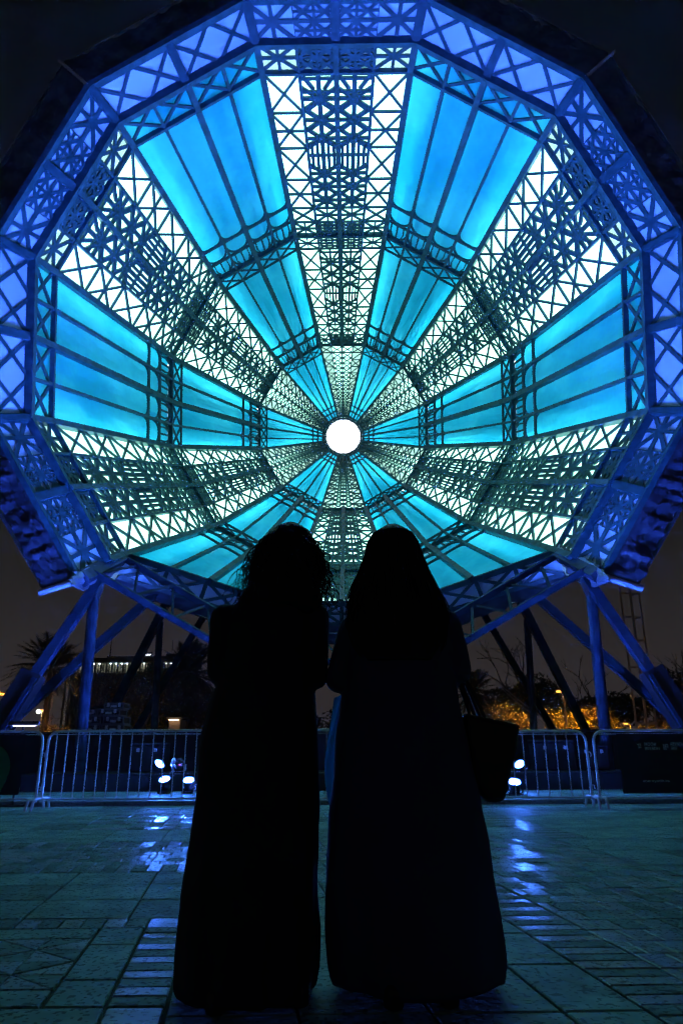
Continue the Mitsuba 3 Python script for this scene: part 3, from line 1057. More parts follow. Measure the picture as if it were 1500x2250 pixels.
flood((-3.60, 14.2, .527), (.58, -.42, .62), [3., 6.8, 13.], 'tilted flood lamp on the plinth edge, topmost of the left three', base=.37)
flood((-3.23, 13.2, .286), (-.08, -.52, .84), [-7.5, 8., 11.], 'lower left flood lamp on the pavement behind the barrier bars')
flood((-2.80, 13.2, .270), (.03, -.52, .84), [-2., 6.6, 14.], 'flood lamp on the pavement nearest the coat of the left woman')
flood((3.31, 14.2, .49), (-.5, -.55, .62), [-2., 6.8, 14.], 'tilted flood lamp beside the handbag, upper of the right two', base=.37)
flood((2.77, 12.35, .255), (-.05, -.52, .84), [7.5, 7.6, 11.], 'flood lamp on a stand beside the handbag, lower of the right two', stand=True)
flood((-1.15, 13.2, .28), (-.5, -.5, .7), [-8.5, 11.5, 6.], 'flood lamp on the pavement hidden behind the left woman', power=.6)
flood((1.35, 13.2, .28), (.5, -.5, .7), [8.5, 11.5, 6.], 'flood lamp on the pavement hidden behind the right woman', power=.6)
mh = thing('moving_head_lamp', 'unlit round stage lamp with a red display between the flood lamps', 'stage lamp')
mc = np.array([-3.22, 14.22, .53])
put('head', trimesh.creation.icosphere(3, .105).apply_transform(trimesh.transformations.scale_and_translate((.95, .9, 1.05), mc)), 'black_satin', mh, smooth=True)
put('reflector', trimesh.creation.revolve(np.array([[0, 0], [.045, .004], [.075, .03], [.08, .045], [.07, .045], [.06, .02], [0, .01]]), sections=20), 'bright_metal', mh, smooth=40,
    to=T().translate((mc+[-.075, -.06, .03]).tolist()).matrix.numpy() @ frame_of((-.75, -.55, .35)))
put('yoke', tube(rounded_path([mc+[-.13, 0, 0], mc+[-.13, 0, -.14], mc+[.13, 0, -.14], mc+[.13, 0, 0]], .07), .014, 8), 'galv', mh, smooth=True)
put('base', bevel_box(mc[0]-.12, mc[0]+.12, mc[1]-.1, mc[1]+.1, .371, .40, .01), 'black_satin', mh)
put('display', bx(mc[0]+.005, mc[0]+.06, mc[1]-.112, mc[1]-.106, mc[2]-.02, mc[2]-.005), 'white_fabric', mh, emitter=emit((.9, .03, .25)))

# ------------------------------------------------------------------ crowd barriers
def barrier(x0, x1, y, label, h=1.06, banner=None, foot_dx=(.0, .0)):
    k = thing('crowd_barrier', label, 'crowd barrier', 'steel crowd barriers in a row before the stage')
    r = .019
    z0 = .14
    put('frame', tube(rounded_path([(x0, y, .1), (x0, y, h), (x1, y, h), (x1, y, .1)], .17, 7), r, 10), 'galv', k, smooth=True)
    put('top_rail', tube([(x0+.03, y, h-.16 if False else h-.045), (x1-.03, y, h-.045)], .008, 6), 'galv', k, smooth=True)
    put('bottom_rail', tube([(x0, y, z0), (x1, y, z0)], .014, 8), 'galv', k, smooth=True)
    if banner is None:
        n = int(round((x1-x0-.2)/.155))
        for xx in np.linspace(x0+.12, x1-.12, n+1):
            put('bar', tube([(xx, y, z0), (xx, y, h-.01)], .0085, 6), 'galv', k, smooth=True)
    for xf in (x0, x1):
        put('foot', tube(rounded_path([(xf+foot_dx[0], y-.32, .0), (xf, y-.24, .15), (xf, y+.24, .15), (xf+foot_dx[1], y+.32, .0)], .06, 5), .018, 9), 'galv', k, smooth=True)
    put('hook', cat([tube(rounded_path([(x1, y, h*.72), (x1+.05, y, h*.72), (x1+.05, y, h*.66)], .02), .009, 6), tube([(x1, y, .3), (x1+.05, y, .3), (x1+.05, y, .25)], .009, 6)]), 'galv', k)
    return k


YB = 10.62
barrier(-6.9, -4.42, YB+.03, 'crowd barrier at the left edge hung with a banner', banner=True)
barrier(-4.33, -1.74, YB, 'leftmost crowd barrier with open bars, left of the two women')
barrier(-1.66, .93, YB, 'crowd barrier mostly hidden behind the two women')
barrier(1.0, 3.44, YB-.05, 'crowd barrier with open bars right of the handbag', h=1.03)
barrier(3.54, 6.0, YB-.08, 'crowd barrier at the right edge hung with a dark lettered banner', h=1.03, banner=True)
scene['mat_banner'] = two(principled((.012, .014, .03), .6))
scene['mat_banner_green'] = two(principled((.03, .2, .11), .6))
scene['mat_banner_navy'] = two(principled((.04, .05, .22), .6))
scene['mat_banner_print'] = two(principled((.5, .65, .7), .6))


def cloth_sheet(x0, x1, y, z0, z1, seed):
    n, m_ = 40, 18
    U, V = np.meshgrid(np.linspace(0, 1, n+1), np.linspace(0, 1, m_+1))
    P = np.c_[(x0+(x1-x0)*U).ravel(), np.full(U.size, y), (z0+(z1-z0)*V).ravel()]
    P[:, 1] += ((meshkit.fbm(P*[1.6, 1, 2.2]+seed, 3)-.5)*.03)
    idx = np.arange(len(P)).reshape(m_+1, n+1)
    return trimesh.Trimesh(P, [t for i in range(m_) for j in range(n) for t in ([idx[i, j], idx[i, j+1], idx[i+1, j+1]], [idx[i, j], idx[i+1, j+1], idx[i+1, j]])], process=False)


def flat_print(shape, y, th=.0015):
    """A printed figure, drawn in x and z, as a thin film on the banner's face."""
    g = [q for q in getattr(shape, 'geoms', [shape]) if q.area > 1e-6]
    m = cat([trimesh.creation.extrude_polygon(q, th, engine='earcut') for q in g])
    v = m.vertices.copy()
    m.vertices = np.c_[v[:, 0], y-v[:, 2], v[:, 1]]
    m.invert()
    return m


bl = thing('banner', 'dark banner with a green disc hung on the left barrier', 'banner')
yl = YB-.01
put('cloth', cloth_sheet(-6.8, -4.66, yl, .2, 1.02, 1), 'banner', bl, smooth=True)
area = sbox(-6.8, .21, -4.67, 1.01)
put('disc_print', flat_print(Point(-5.15, .56).buffer(.33, 32).intersection(area), yl-.017), 'banner_green', bl)
put('corner_print', flat_print(Polygon([(-6.8, .21), (-4.93, .21), (-4.84, .42), (-5.3, .42), (-6.8, .42)]).intersection(area), yl-.0165), 'banner_green', bl)
br = thing('banner', 'black banner with small pale lettering hung on the right barrier', 'banner')
yr = YB-.115
put('cloth', cloth_sheet(3.86, 5.9, yr, .19, .985, 4), 'banner', br, smooth=True)
area = sbox(3.87, .2, 5.89, .975)
put('curl_print', flat_print((Polygon([(4.72, .82), (5.2, .95), (5.89, .95), (5.89, .2), (4.5, .2), (4.62, .28), (4.88, .36), (4.93, .55), (4.88, .66)]).difference(Point(4.62, .47).buffer(.27))).intersection(area), yr-.017), 'banner_navy', br)


def lettering(text, x, z, hgt, wid, bold=True):
    m = meshkit.text_mesh(text, hgt, depth=.0015, bold=bold)
    v = m.vertices.copy()
    v[:, 0] *= wid/(v[:, 0].max()-v[:, 0].min())
    m.vertices = np.c_[v[:, 0]+x, yr-.0185-v[:, 2], v[:, 1]+z]
    m.invert()
    return m


put('lettering', lettering('NOOR', 4.235, .823, .040, .165), 'banner_print', br)
put('lettering', lettering('RIYADH', 4.235, .765, .040, .205), 'banner_print', br)
put('lettering', lettering('RIYADH', 4.605, .823, .040, .2), 'banner_print', br)
put('lettering', lettering('ART', 4.605, .765, .040, .095), 'banner_print', br)
put('lettering', lettering('noorriyadh.sa', 4.145, .34, .036, .37, False), 'banner_print', br)
lg = [sbox(4.13+.022*(i % 3), .79+.022*(i//3), 4.13+.022*(i % 3)+.016, .79+.022*(i//3)+.016) for i in (1, 2, 4, 5, 7, 8, 6)]
put('emblem', flat_print(unary_union(lg), yr-.0185), 'banner_print', br)
lg = [affinity.rotate(sbox(4.50+.027*(i % 3), .768+.027*(i//3), 4.50+.027*(i % 3)+.02, .768+.027*(i//3)+.02), 15*((i*7) % 5)) for i in range(9) if i != 2]
put('emblem', flat_print(unary_union(lg), yr-.0185), 'banner_print', br)

# light batten behind the left banner
lb = thing('light_batten', 'slim lit light batten on a stand above the left banner', 'light batten')
put('housing', bevel_box(-5.22, -4.76, 11.2, 11.28, 1.165, 1.225, .008), 'black_satin', lb)
put('lamp_face', bx(-5.14, -4.79, 11.19, 11.199, 1.148, 1.166), 'white_fabric', lb, emitter=emit((3.2, 3.6, 6.)))
put('stand', cat([tube([(-5.0, 11.24, 1.17), (-5.0, 11.24, .02)], .016, 8), bx(-5.15, -4.85, 11.1, 11.38, .005, .02)]), 'black_satin', lb)


# ------------------------------------------------------------------ flight cases on the stage
scene['mat_case_edge'] = two(principled((.13, .14, .16), .35, metallic=.3))

def flight_case(x0, x1, y0, y1, z0, z1, label):
    k = thing('flight_case', label, 'flight case', 'flight cases stacked on the left of the stage')
    e = .014
    put('body', bx(x0+e, x1-e, y0+e, y1-e, z0+e, z1-e), 'black_satin', k)
    ed = []
    for ya in (y0, y1-.03):
        for za in (z0, z1-.03):
            ed.append(bx(x0, x1, ya, ya+.03, za, za+.03))
        for xa in (x0, x1-.03):
            ed.append(bx(xa+.001, xa+.029, ya+.001, ya+.029, z0+.03, z1-.03))
    for xa in (x0, x1-.03):
        for za in (z0, z1-.03):
            ed.append(bx(xa+.001, xa+.029, y0+.03, y1-.03, za+.001, za+.029))
    put('edging', cat(ed), 'case_edge', k)
    zm = z0+(z1-z0)*.62
    put('lid_seam', bx(x0+.03, x1-.03, y0+.004, y0+.016, zm, zm+.018), 'case_edge', k)
    xm = (x0+x1)/2
    put('handle', bx(xm-.07, xm+.07, y0-.002, y0+.012, z0+(z1-z0)*.25, z0+(z1-z0)*.55), 'galv', k)
    for q in (.22, .78):
        put('latch', bx(x0+(x1-x0)*q-.03, x0+(x1-x0)*q+.03, y0-.004, y0+.012, zm-.04, zm+.05), 'galv', k)


zz = 1.167
fc = [(-6.15, -5.62, 16.6, 17.2, 0, .17, 'front left flight case at the bottom of the stack'), (-5.60, -5.08, 16.62, 17.2, 0, .17, 'front right flight case at the bottom of the stack'),
      (-6.2, -5.62, 16.6, 17.2, .172, .36, 'second layer flight case with a large handle, on the left'), (-5.60, -5.12, 16.66, 17.2, .172, .36, 'second layer flight case on the right of the stack'),
      (-6.12, -5.75, 16.62, 17.1, .362, .5, 'small flight case in the third layer on the left'), (-5.73, -5.2, 16.6, 17.15, .362, .52, 'third layer flight case on the right of the stack'),
      (-5.62, -5.16, 16.7, 17.2, .522, .66, 'topmost flight case of the stack')]
for a in fc:
    flight_case(a[0], a[1], a[2], a[3], zz+a[4], zz+a[5], a[6])
pl = thing('case_lid', 'loose flat case lid lying across the top of the stack', 'case lid')
put('board', beam((-6.2, 16.8, 1.70), (-5.64, 16.8, 1.745), .4, .03), 'black_satin', pl)

# ------------------------------------------------------------------ the mast on the right
mast = thing('lattice_mast', 'slender lattice mast of thin pipes right of the dome', 'mast')
scene['mat_mast'] = two(principled((.8, .77, .72), .4))
mx, my = 13.0, 32.
cs = [(-.44, -.3), (.0, -.36), (.22, .25), (.44, -.25)]
for a, c in cs:
    put('pipe', tube([(mx+a, my+c, .03), (mx+a+.12, my+c, 9.)], .045, 7), 'mast', mast, smooth=True)
for zc in (1.75, 2.9, 4.15, 5.35, 6.4, 7.5, 8.6):
    o = .12*zc/9
    put('collar', cat([beam((mx+a[0]+o, my+a[1], zc), (mx+c[0]+o, my+c[1], zc), .05, .065) for a, c in zip(cs, cs[1:]+cs[:1])]), 'mast', mast)

# ------------------------------------------------------------------ the two women
M2 = {
    'coat': two(principled((.016, .017, .026), .75)),
    'coat2': two(principled((.03, .04, .11), .7)),
    'hair': two(principled((.006, .005, .005), .55)),
    'skin': two(principled((.36, .22, .16), .55)),
    'shoe': two(principled((.02, .02, .025), .5)),
    'leather': two(principled((.007, .007, .010), .5)),
    'pale_cloth': {'type': 'principledthin', 'base_color': rgb(.03, .2, .36), 'roughness': .7, 'diff_trans': 1.2},
}
for k_, v_ in M2.items():
    scene['mat_'+k_] = v_


def mf(m):
    return manifold3d.Manifold(manifold3d.Mesh(np.asarray(m.vertices, np.float32), np.asarray(m.faces, np.uint32)))


def unmf(m):
    q = m.to_mesh()
    return trimesh.Trimesh(q.vert_properties[:, :3], q.tri_verts, process=True)


def ball(p, r, s=(1, 1, 1), n=20):
    return manifold3d.Manifold.sphere(r, n).scale(tuple(s)).translate(tuple(map(float, p)))


def chain(pts, rs, n=18):
    out = []
    for p, q, a, c in zip(pts[:-1], pts[1:], rs[:-1], rs[1:]):
        out.append(manifold3d.Manifold.batch_hull([ball(p, a, n=n), ball(q, c, n=n)]))
    return out


def join(ms, ref=None, smooth=6):
    m = ms[0]
    for q in ms[1:]:
        m = m + q
    if ref:
        m = m.refine_to_length(ref)
    m = unmf(m)
    if smooth:
        trimesh.smoothing.filter_taubin(m, iterations=smooth)
    return m


def loft(rows, n=72, fold=None, cap=True):
    """A closed surface through ellipse-like rows (z, xl, xr, y, half depth, squareness)."""
    rows = np.array(rows, float)
    zs = rows[:, 0]
    V = []
    N = 70
    zz_ = np.linspace(zs[0], zs[-1], N)
    o = np.argsort(zs)
    R = np.array([np.interp(zz_, zs[o], rows[o, i]) for i in range(1, rows.shape[1])]).T
    ker = np.array([1, 2, 3, 2, 1])/9.
    for i in range(R.shape[1]):
        R[:, i] = np.convolve(np.r_[[R[0, i]]*2, R[:, i], [R[-1, i]]*2], ker, 'valid')
    th = np.linspace(0, 2*np.pi, n, endpoint=False)
    for z, (xl, xr, y, d) in zip(zz_, R[:, :4]):
        cx, hw = (xl+xr)/2, (xr-xl)/2
        k = 1.0
        if fold is not None:
            k = 1+fold(th, z)
        V.append(np.c_[cx+hw*np.cos(th)*k, y+d*np.sin(th)*k, np.full(n, z)])
    V = np.vstack(V)
    F = []
    for i in range(N-1):
        for j in range(n):
            j2 = (j+1) % n
            F += [[i*n+j, i*n+j2, (i+1)*n+j2], [i*n+j, (i+1)*n+j2, (i+1)*n+j]]
    V = np.vstack([V, V[:n].mean(0), V[-n:].mean(0)])
    e = (N-1)*n
    for j in range(n):
        F += [[len(V)-2, (j+1) % n, j], [len(V)-1, e+j, e+(j+1) % n]]
    m = trimesh.Trimesh(V, F, process=False)
    if m.volume < 0:
        m.invert()
    return m


def hand(wrist, d, up, side, r=.0085, curl=.9):
    """A palm, four unequal bent fingers and a thumb from the palm's side."""
    d, up = nrm(d), nrm(up)
    s = nrm(np.cross(d, up))*side
    up = nrm(np.cross(s, d))*side
    w = np.asarray(wrist, float)
    palm = manifold3d.Manifold.batch_hull([ball(w, .02), ball(w+d*.075+s*.028, .0125), ball(w+d*.08-s*.028, .0125), ball(w+d*.03+s*.025, .014)])
    ms = [palm]
    for off, L in ((-.029, .058), (-.0095, .074), (.010, .079), (.029, .070)):
        p = w+d*.074+s*off
        pts, a = [p], .15
        for f in (.42, .32, .26):
            a += curl*.42
            p = p+(d*math.cos(a)-up*math.sin(a))*L*f
            pts.append(p)
        ms += chain(pts, [r, r*.95, r*.9, r*.8], 12)
    p = w+d*.028+s*.028
    t1 = p+(d*.6+s*.75-up*.25)*.034
    t2 = t1+(d*.85+s*.15-up*.45)*.028
    ms += chain([p, t1, t2], [.011, .0098, .0085], 12)
    return ms


def make_body(cx, cy, shoulders, elbows, wrists, hands, feet, h, look):
    """One continuous figure under the clothes: head with a face, neck, trunk, limbs, hands."""
    hx, hy, hz_ = look['head']
    f = nrm(look['dir'])
    s = nrm(np.cross(f, (0, 0, 1)))
    u = np.cross(s, f)
    H = np.array([hx, hy, hz_])
    ms = [ball(H+u*.02-f*.01, .098, (.86, 1.0, 1.08), 28), manifold3d.Manifold.batch_hull([ball(H+f*.03-u*.035, .062), ball(H+f*.062-u*.098, .024), ball(H-u*.06-f*.01, .055)])]
    ms += chain([H+f*.088+u*.012, H+f*.113-u*.028], [.009, .014], 10)                    # nose
    for e in (-1, 1):
        ms.append(ball(H+f*.082+s*e*.032+u*.008, .0135, n=12))                              # eyes
        ms += chain([H+f*.092+s*e*.018+u*.026, H+f*.082+s*e*.046+u*.026], [.007, .006], 8)      # brows
        ms += chain([H+s*e*.084+u*.012, H+s*e*.086-u*.03], [.014, .010], 10)                # ears
    ms += chain([H+f*.094-s*.02-u*.062, H+f*.101-u*.06, H+f*.094+s*.02-u*.062], [.005, .0085, .005], 10)   # mouth
    neck = np.array([cx, cy, shoulders[0][2]+.03])
    ms += chain([H-u*.06-f*.015, neck], [.05, .056])
    pel = np.array([cx, cy, h*.53])
    ms.append(manifold3d.Manifold.batch_hull([ball(shoulders[0], .05), ball(shoulders[1], .05), ball(np.array([cx, cy, h*.72]), .105, (1.2, .9, 1)), ball(neck, .05)]))
    ms.append(manifold3d.Manifold.batch_hull([ball(np.array([cx, cy, h*.72]), .105, (1.2, .9, 1)), ball(pel+[-.07, 0, 0], .1), ball(pel+[.07, 0, 0], .1)]))
    for i in (0, 1):
        ms += chain([shoulders[i], elbows[i], wrists[i]], [.045, .036, .025])
        d, up, side = hands[i]
        ms += hand(wrists[i], d, up, side)
        hip = pel+np.array([(-.085, .085)[i], 0, -.03])
        ank = np.array(feet[i])+[0, 0, .085]
        kn = (hip+ank)/2+np.array([0, .03, .0])
        ms += chain([hip, kn, ank], [.082, .055, .04])
        ms += chain([ank-[0, 0, .05], ank+np.array([0, .14, -.055])], [.034, .026])
    return join(ms, .02, 4)


def arm_sleeve(sh, el, wr, r0, r1, r2):
    return chain([sh, el, wr], [r0, r1, r2])


def folds(seed, z0, z1, amp):
    def fn(th, z):
        k = np.clip((z1-z)/(z1-z0), 0, 1)
        n1 = meshkit.noise(np.c_[np.cos(th)*2.6+seed, np.sin(th)*2.6, np.full_like(th, z*.6)], seed)-.5
        n2 = meshkit.noise(np.c_[np.cos(th)*6.5+seed, np.sin(th)*6.5, np.full_like(th, z*1.1)], seed+1)-.5
        n3 = meshkit.noise(np.c_[np.cos(th)*3.+seed, np.sin(th)*3., np.full_like(th, z*7.)], seed+2)-.5
        return amp*k*(n1*1.1+n2*.6)+.022*n3
    return fn


def garment(rows, sleeves, fold, ref=.03):
    body = mf(loft(rows, fold=fold))
    m = body
    for q in sleeves:
        m = m + q
    m = unmf(m.refine_to_length(ref))
    trimesh.smoothing.filter_taubin(m, iterations=7)
    p = m.vertices
    m.vertices = p+m.vertex_normals*((meshkit.fbm(p*[9, 9, 5], 3, 5)-.5)*.018)[:, None]
    return m


CY = 2.98
# left: curly hair and a long open coat
w1 = thing('person', 'woman with curly hair in a long dark coat, back turned, left of the two', 'person', 'two women standing before the dome')
rows = [(.022, -.60, -.12, 2.84, .255), (.055, -.612, -.106, 2.85, .265), (.17, -.617, -.108, 2.88, .24), (.32, -.617, -.114, 2.9, .23), (.52, -.60, -.113, 2.92, .215), (.63, -.593, -.113, 2.94, .205),
        (.75, -.595, -.115, 2.95, .195), (.89, -.588, -.12, 2.96, .185), (1.0, -.565, -.128, 2.97, .17), (1.1, -.53, -.135, 2.98, .155), (1.22, -.52, -.135, 2.98, .15), (1.33, -.525, -.125, 2.98, .14),
        (1.42, -.475, -.165, 2.98, .115), (1.47, -.41, -.235, 2.98, .085), (1.50, -.375, -.27, 2.98, .065)]
sl = arm_sleeve((-.515, 2.97, 1.345), (-.522, 2.97, 1.12), (-.42, 3.2, 1.20), .066, .058, .045)+arm_sleeve((-.135, 2.97, 1.35), (-.13, 2.98, 1.10), (-.25, 3.2, 1.2), .062, .054, .045)
put('coat', garment(rows, sl, folds(11, .0, 1.2, .22)), 'coat', w1, smooth=True)
put('body', make_body(-.325, 2.99, [(-.48, 2.98, 1.34), (-.165, 2.98, 1.34)], [(-.52, 2.97, 1.12), (-.13, 2.98, 1.11)], [(-.40, 3.23, 1.21), (-.265, 3.23, 1.21)],
                      [((.3, .8, .3), (0, 0, 1), 1), ((-.3, .8, .3), (0, 0, 1), -1)], [(-.43, 2.71, .0), (-.165, 2.78, .0)], 1.74, {'head': (-.252, 3.0, 1.645), 'dir': (.08, 1, .18)}), 'skin', w1, smooth=True)
for fx, fy in ((-.43, 2.68), (-.165, 2.75)):
    put('shoe', join([manifold3d.Manifold.batch_hull([ball((fx, fy-.03, .05), .036), ball((fx, fy-.03, .012), .034, (1, 1, .35)), ball((fx, fy+.17, .012), .042, (1, 1, .3)), ball((fx, fy+.14, .035), .03)])], .02, 3), 'shoe', w1, smooth=True)
HC = np.array([-.25, 2.985, 1.655])
hv = join([ball(HC, .118, (.96, 1.05, 1.0), 28), manifold3d.Manifold.batch_hull([ball(HC+[0, -.03, -.04], .112), ball((-.31, 2.93, 1.46), .10), ball((-.19, 2.93, 1.45), .085)]),
           manifold3d.Manifold.batch_hull([ball((-.31, 2.93, 1.46), .10), ball((-.38, 2.95, 1.42), .07), ball((-.16, 2.94, 1.40), .06)])], .02, 5)
hv.vertices = hv.vertices+hv.vertex_normals*((meshkit.fbm(hv.vertices*26, 3, 2)-.5)*.035)[:, None]
put('hair', hv, 'hair', w1, smooth=True)
curls = []
r2 = np.random.default_rng(5)
for i in range(430):
    a = r2.uniform(0, 2*np.pi)
    el = r2.uniform(-.5, 1.3)
    d0 = np.array([math.cos(a)*math.cos(el), math.sin(a)*math.cos(el), math.sin(el)])
    if d0[1] > .55 and d0[2] < .5:
        continue
    p0 = HC+d0*[.108, .115, .112]
    Lh = r2.uniform(.10, .30)*(1 if el < .7 else .55)
    out = np.array([d0[0]*1.0, d0[1]*.7, 0])
    n = 26
    t = np.linspace(0, 1, n)
    spread = r2.uniform(.2, .62)
    path = p0+out*(spread*(t**.75)*Lh)[:, None]+np.c_[t*0, t*0, -Lh*t**1.25]
    if d0[0] < 0:
        path[:, 0] -= (t**1.3)*r2.uniform(0, .07)
    cr_, turns, ph = r2.uniform(.007, .016), r2.uniform(2.2, 5), r2.uniform(0, 6)
    path += np.c_[np.cos(turns*2*np.pi*t+ph), np.sin(turns*2*np.pi*t+ph), .5*np.sin(turns*4*np.pi*t)]*(cr_*np.minimum(1, t*3))[:, None]
    curls.append(tube(path, r2.uniform(.0022, .0042)*(1-.5*t), 4, caps=False))
tag(put('curls', cat(curls), 'hair', w1, smooth=True), kind='stuff')

# right: long straight hair, a long abaya, a tote bag on her arm
w2 = thing('person', 'woman with long straight hair in a dark abaya, a bag on her arm', 'person', 'two women standing before the dome')
rows = [(.03, -.06, .545, 2.90, .235), (.06, -.075, .56, 2.905, .245), (.17, -.09, .56, 2.91, .24), (.345, -.09, .55, 2.92, .235), (.455, -.083, .548, 2.93, .225), (.54, -.077, .535, 2.94, .215), (.63, -.066, .522, 2.95, .205),
        (.745, -.052, .503, 2.96, .195), (.88, -.043, .485, 2.97, .18), (.99, -.03, .468, 2.975, .17), (1.1, -.01, .462, 2.98, .16), (1.22, -.005, .468, 2.98, .15), (1.33, .005, .46, 2.98, .14),
        (1.41, .055, .415, 2.98, .115), (1.47, .125, .34, 2.98, .085), (1.50, .16, .28, 2.98, .065)]
sl = arm_sleeve((.035, 2.97, 1.30), (-.03, 2.98, 1.085), (.06, 3.2, 1.14), .064, .056, .046)+arm_sleeve((.43, 2.97, 1.315), (.466, 2.95, 1.12), (.43, 3.17, 1.08), .062, .055, .046)
put('abaya', garment(rows, sl, folds(23, .0, 1.1, .17)), 'coat2', w2, smooth=True)
put('body', make_body(.225, 2.99, [(.06, 2.98, 1.32), (.41, 2.98, 1.33)], [(-.02, 2.98, 1.10), (.468, 2.95, 1.13)], [(.075, 3.23, 1.15), (.42, 3.2, 1.085)],
                      [((.3, .8, .2), (0, 0, 1), 1), ((-.25, .9, .1), (0, 0, 1), -1)], [(.15, 2.755, .0), (.335, 2.77, .0)], 1.74, {'head': (.212, 3.0, 1.645), 'dir': (-.05, 1, .2)}), 'skin', w2, smooth=True)
for fx, fy in ((.15, 2.725), (.335, 2.74)):
    put('shoe', join([manifold3d.Manifold.batch_hull([ball((fx, fy-.03, .05), .036), ball((fx, fy-.03, .012), .034, (1, 1, .35)), ball((fx, fy+.17, .012), .042, (1, 1, .3)), ball((fx, fy+.14, .035), .03)])], .02, 3), 'shoe', w2, smooth=True)
hrows = [(1.15, .09, .34, 2.85, .03), (1.22, .04, .39, 2.855, .06), (1.31, .02, .41, 2.875, .08), (1.40, .022, .405, 2.905, .10), (1.48, .04, .382, 2.94, .115), (1.56, .07, .352, 2.965, .12), (1.62, .088, .338, 2.98, .123),
         (1.68, .098, .325, 2.985, .118), (1.725, .125, .298, 2.985, .095), (1.75, .158, .266, 2.985, .06), (1.762, .19, .235, 2.985, .025)]


def strands(th, z):
    return .06*(meshkit.noise(np.c_[np.cos(th)*8, np.sin(th)*8, np.full_like(th, z*6.5)], 4)-.5)+.03*(meshkit.noise(np.c_[np.cos(th)*30, np.sin(th)*30, np.full_like(th, z)], 8)-.5)


put('hair', loft(hrows, n=120, fold=strands), 'hair', w2, smooth=True)
st_ = []
for i in range(240):
    a = r2.uniform(math.pi*.88, math.pi*2.12)
    t = np.linspace(0, 1, 14)
    z = 1.72-t*r2.uniform(.3, .56)
    hr = np.array(hrows)
    xl, xr, y, d = (np.interp(z, hr[:, 0], hr[:, i_]) for i_ in (1, 2, 3, 4))
    k = 1.0+r2.uniform(-.02, .14)*t**1.4+.022*np.sin(t*r2.uniform(4, 11)+i)*np.minimum(1, t*3)
    st_.append(tube(np.c_[(xl+xr)/2+(xr-xl)/2*np.cos(a)*k, y+d*np.sin(a)*k, z], .0026*(1-.4*t), 4, caps=False))
tag(put('loose_strands', cat(st_), 'hair', w2, smooth=True), kind='stuff')
# the pale dress that shows in her open front, at her left side
t = np.linspace(0, 1, 26)
P, F = [], []
for i, q in enumerate(t):
    z = 1.02-q*.62
    x0 = -.035-.03*q
    for j, s in enumerate(np.linspace(0, 1, 8)):
        P.append((x0-.012-.030*math.sin(math.pi*min(1, q*1.3+.05))*(1-s)+.09*s+.006*math.sin(q*9+s*5), 3.06+.05*math.sin(s*9+q*3)+.1*s, z+.02*math.sin(s*4)))
idx = np.arange(len(P)).reshape(26, 8)
F = [u for i in range(25) for j in range(7) for u in ([idx[i, j], idx[i, j+1], idx[i+1, j+1]], [idx[i, j], idx[i+1, j+1], idx[i+1, j]])]
put('dress_front', trimesh.Trimesh(np.array(P), F, process=False), 'pale_cloth', w2, smooth=True)

bag = thing('handbag', 'large dark tote bag hanging from the right woman\'s forearm', 'handbag')
def bagrow(z, xl, xr, y, d):
    return (z, xl, xr, y, d)
bm = join([manifold3d.Manifold.batch_hull([ball((.497, 2.94, .925), .022), ball((.497, 3.06, .925), .022), ball((.672, 2.93, .88), .022), ball((.672, 3.07, .88), .022),
                                           ball((.555, 2.94, .645), .03), ball((.555, 3.05, .645), .03), ball((.592, 2.94, .645), .03), ball((.592, 3.05, .645), .03),
                                           ball((.515, 2.94, .70), .025), ball((.515, 3.05, .70), .025)])], .02, 3)
bm.vertices = bm.vertices+bm.vertex_normals*((meshkit.fbm(bm.vertices*14, 3, 9)-.5)*.012)[:, None]
put('body', bm, 'leather', bag, smooth=True)
put('rim', tube(rounded_path([(.485, 2.925, .94), (.69, 2.915, .895), (.69, 3.085, .895), (.485, 3.075, .94), (.485, 2.925, .94)], .03), .008, 7), 'leather', bag, smooth=True)
for y in (2.945, 3.055):
    put('handle', tube(rounded_path([(.53, y, .91), (.478, 2.99+(y-3)*.5, 1.07), (.476, 3.0+(y-3)*.2, 1.092), (.484, 3.0+(y-3)*.2, 1.095), (.505, 2.99+(y-3)*.5, 1.07), (.575, y, .90)], .05, 6), .0075, 7), 'leather', bag, smooth=True)

# ------------------------------------------------------------------ trees, lamps and buildings behind
M3 = {
    'leaf_dark': {'type': 'principledthin', 'base_color': rgb(.08, .095, .055), 'roughness': .6, 'diff_trans': .8},
    'leaf_olive': {'type': 'principledthin', 'base_color': rgb(.12, .105, .04), 'roughness': .6, 'diff_trans': .8},
    'leaf_grey': {'type': 'principledthin', 'base_color': rgb(.13, .12, .10), 'roughness': .6, 'diff_trans': .7},
    'palm_leaf': {'type': 'principledthin', 'base_color': rgb(.08, .10, .075), 'roughness': .5, 'diff_trans': .6},
    'bark': two({'type': 'diffuse', 'reflectance': speckle((.08, .065, .05), (.16, .13, .10), 5.)}),
    'pale_bark': two({'type': 'diffuse', 'reflectance': speckle((.16, .14, .12), (.26, .23, .19), 5.)}),
    'concrete': two({'type': 'diffuse', 'reflectance': speckle((.09, .09, .09), (.13, .13, .125), .8)}),
    'tower_wall': two({'type': 'diffuse', 'reflectance': rgb(.07, .075, .09)}),
    'tan_wall': two({'type': 'diffuse', 'reflectance': rgb(.4, .33, .26)}),
}
for k_, v_ in M3.items():
    scene['mat_'+k_] = v_
r3 = np.random.default_rng(21)


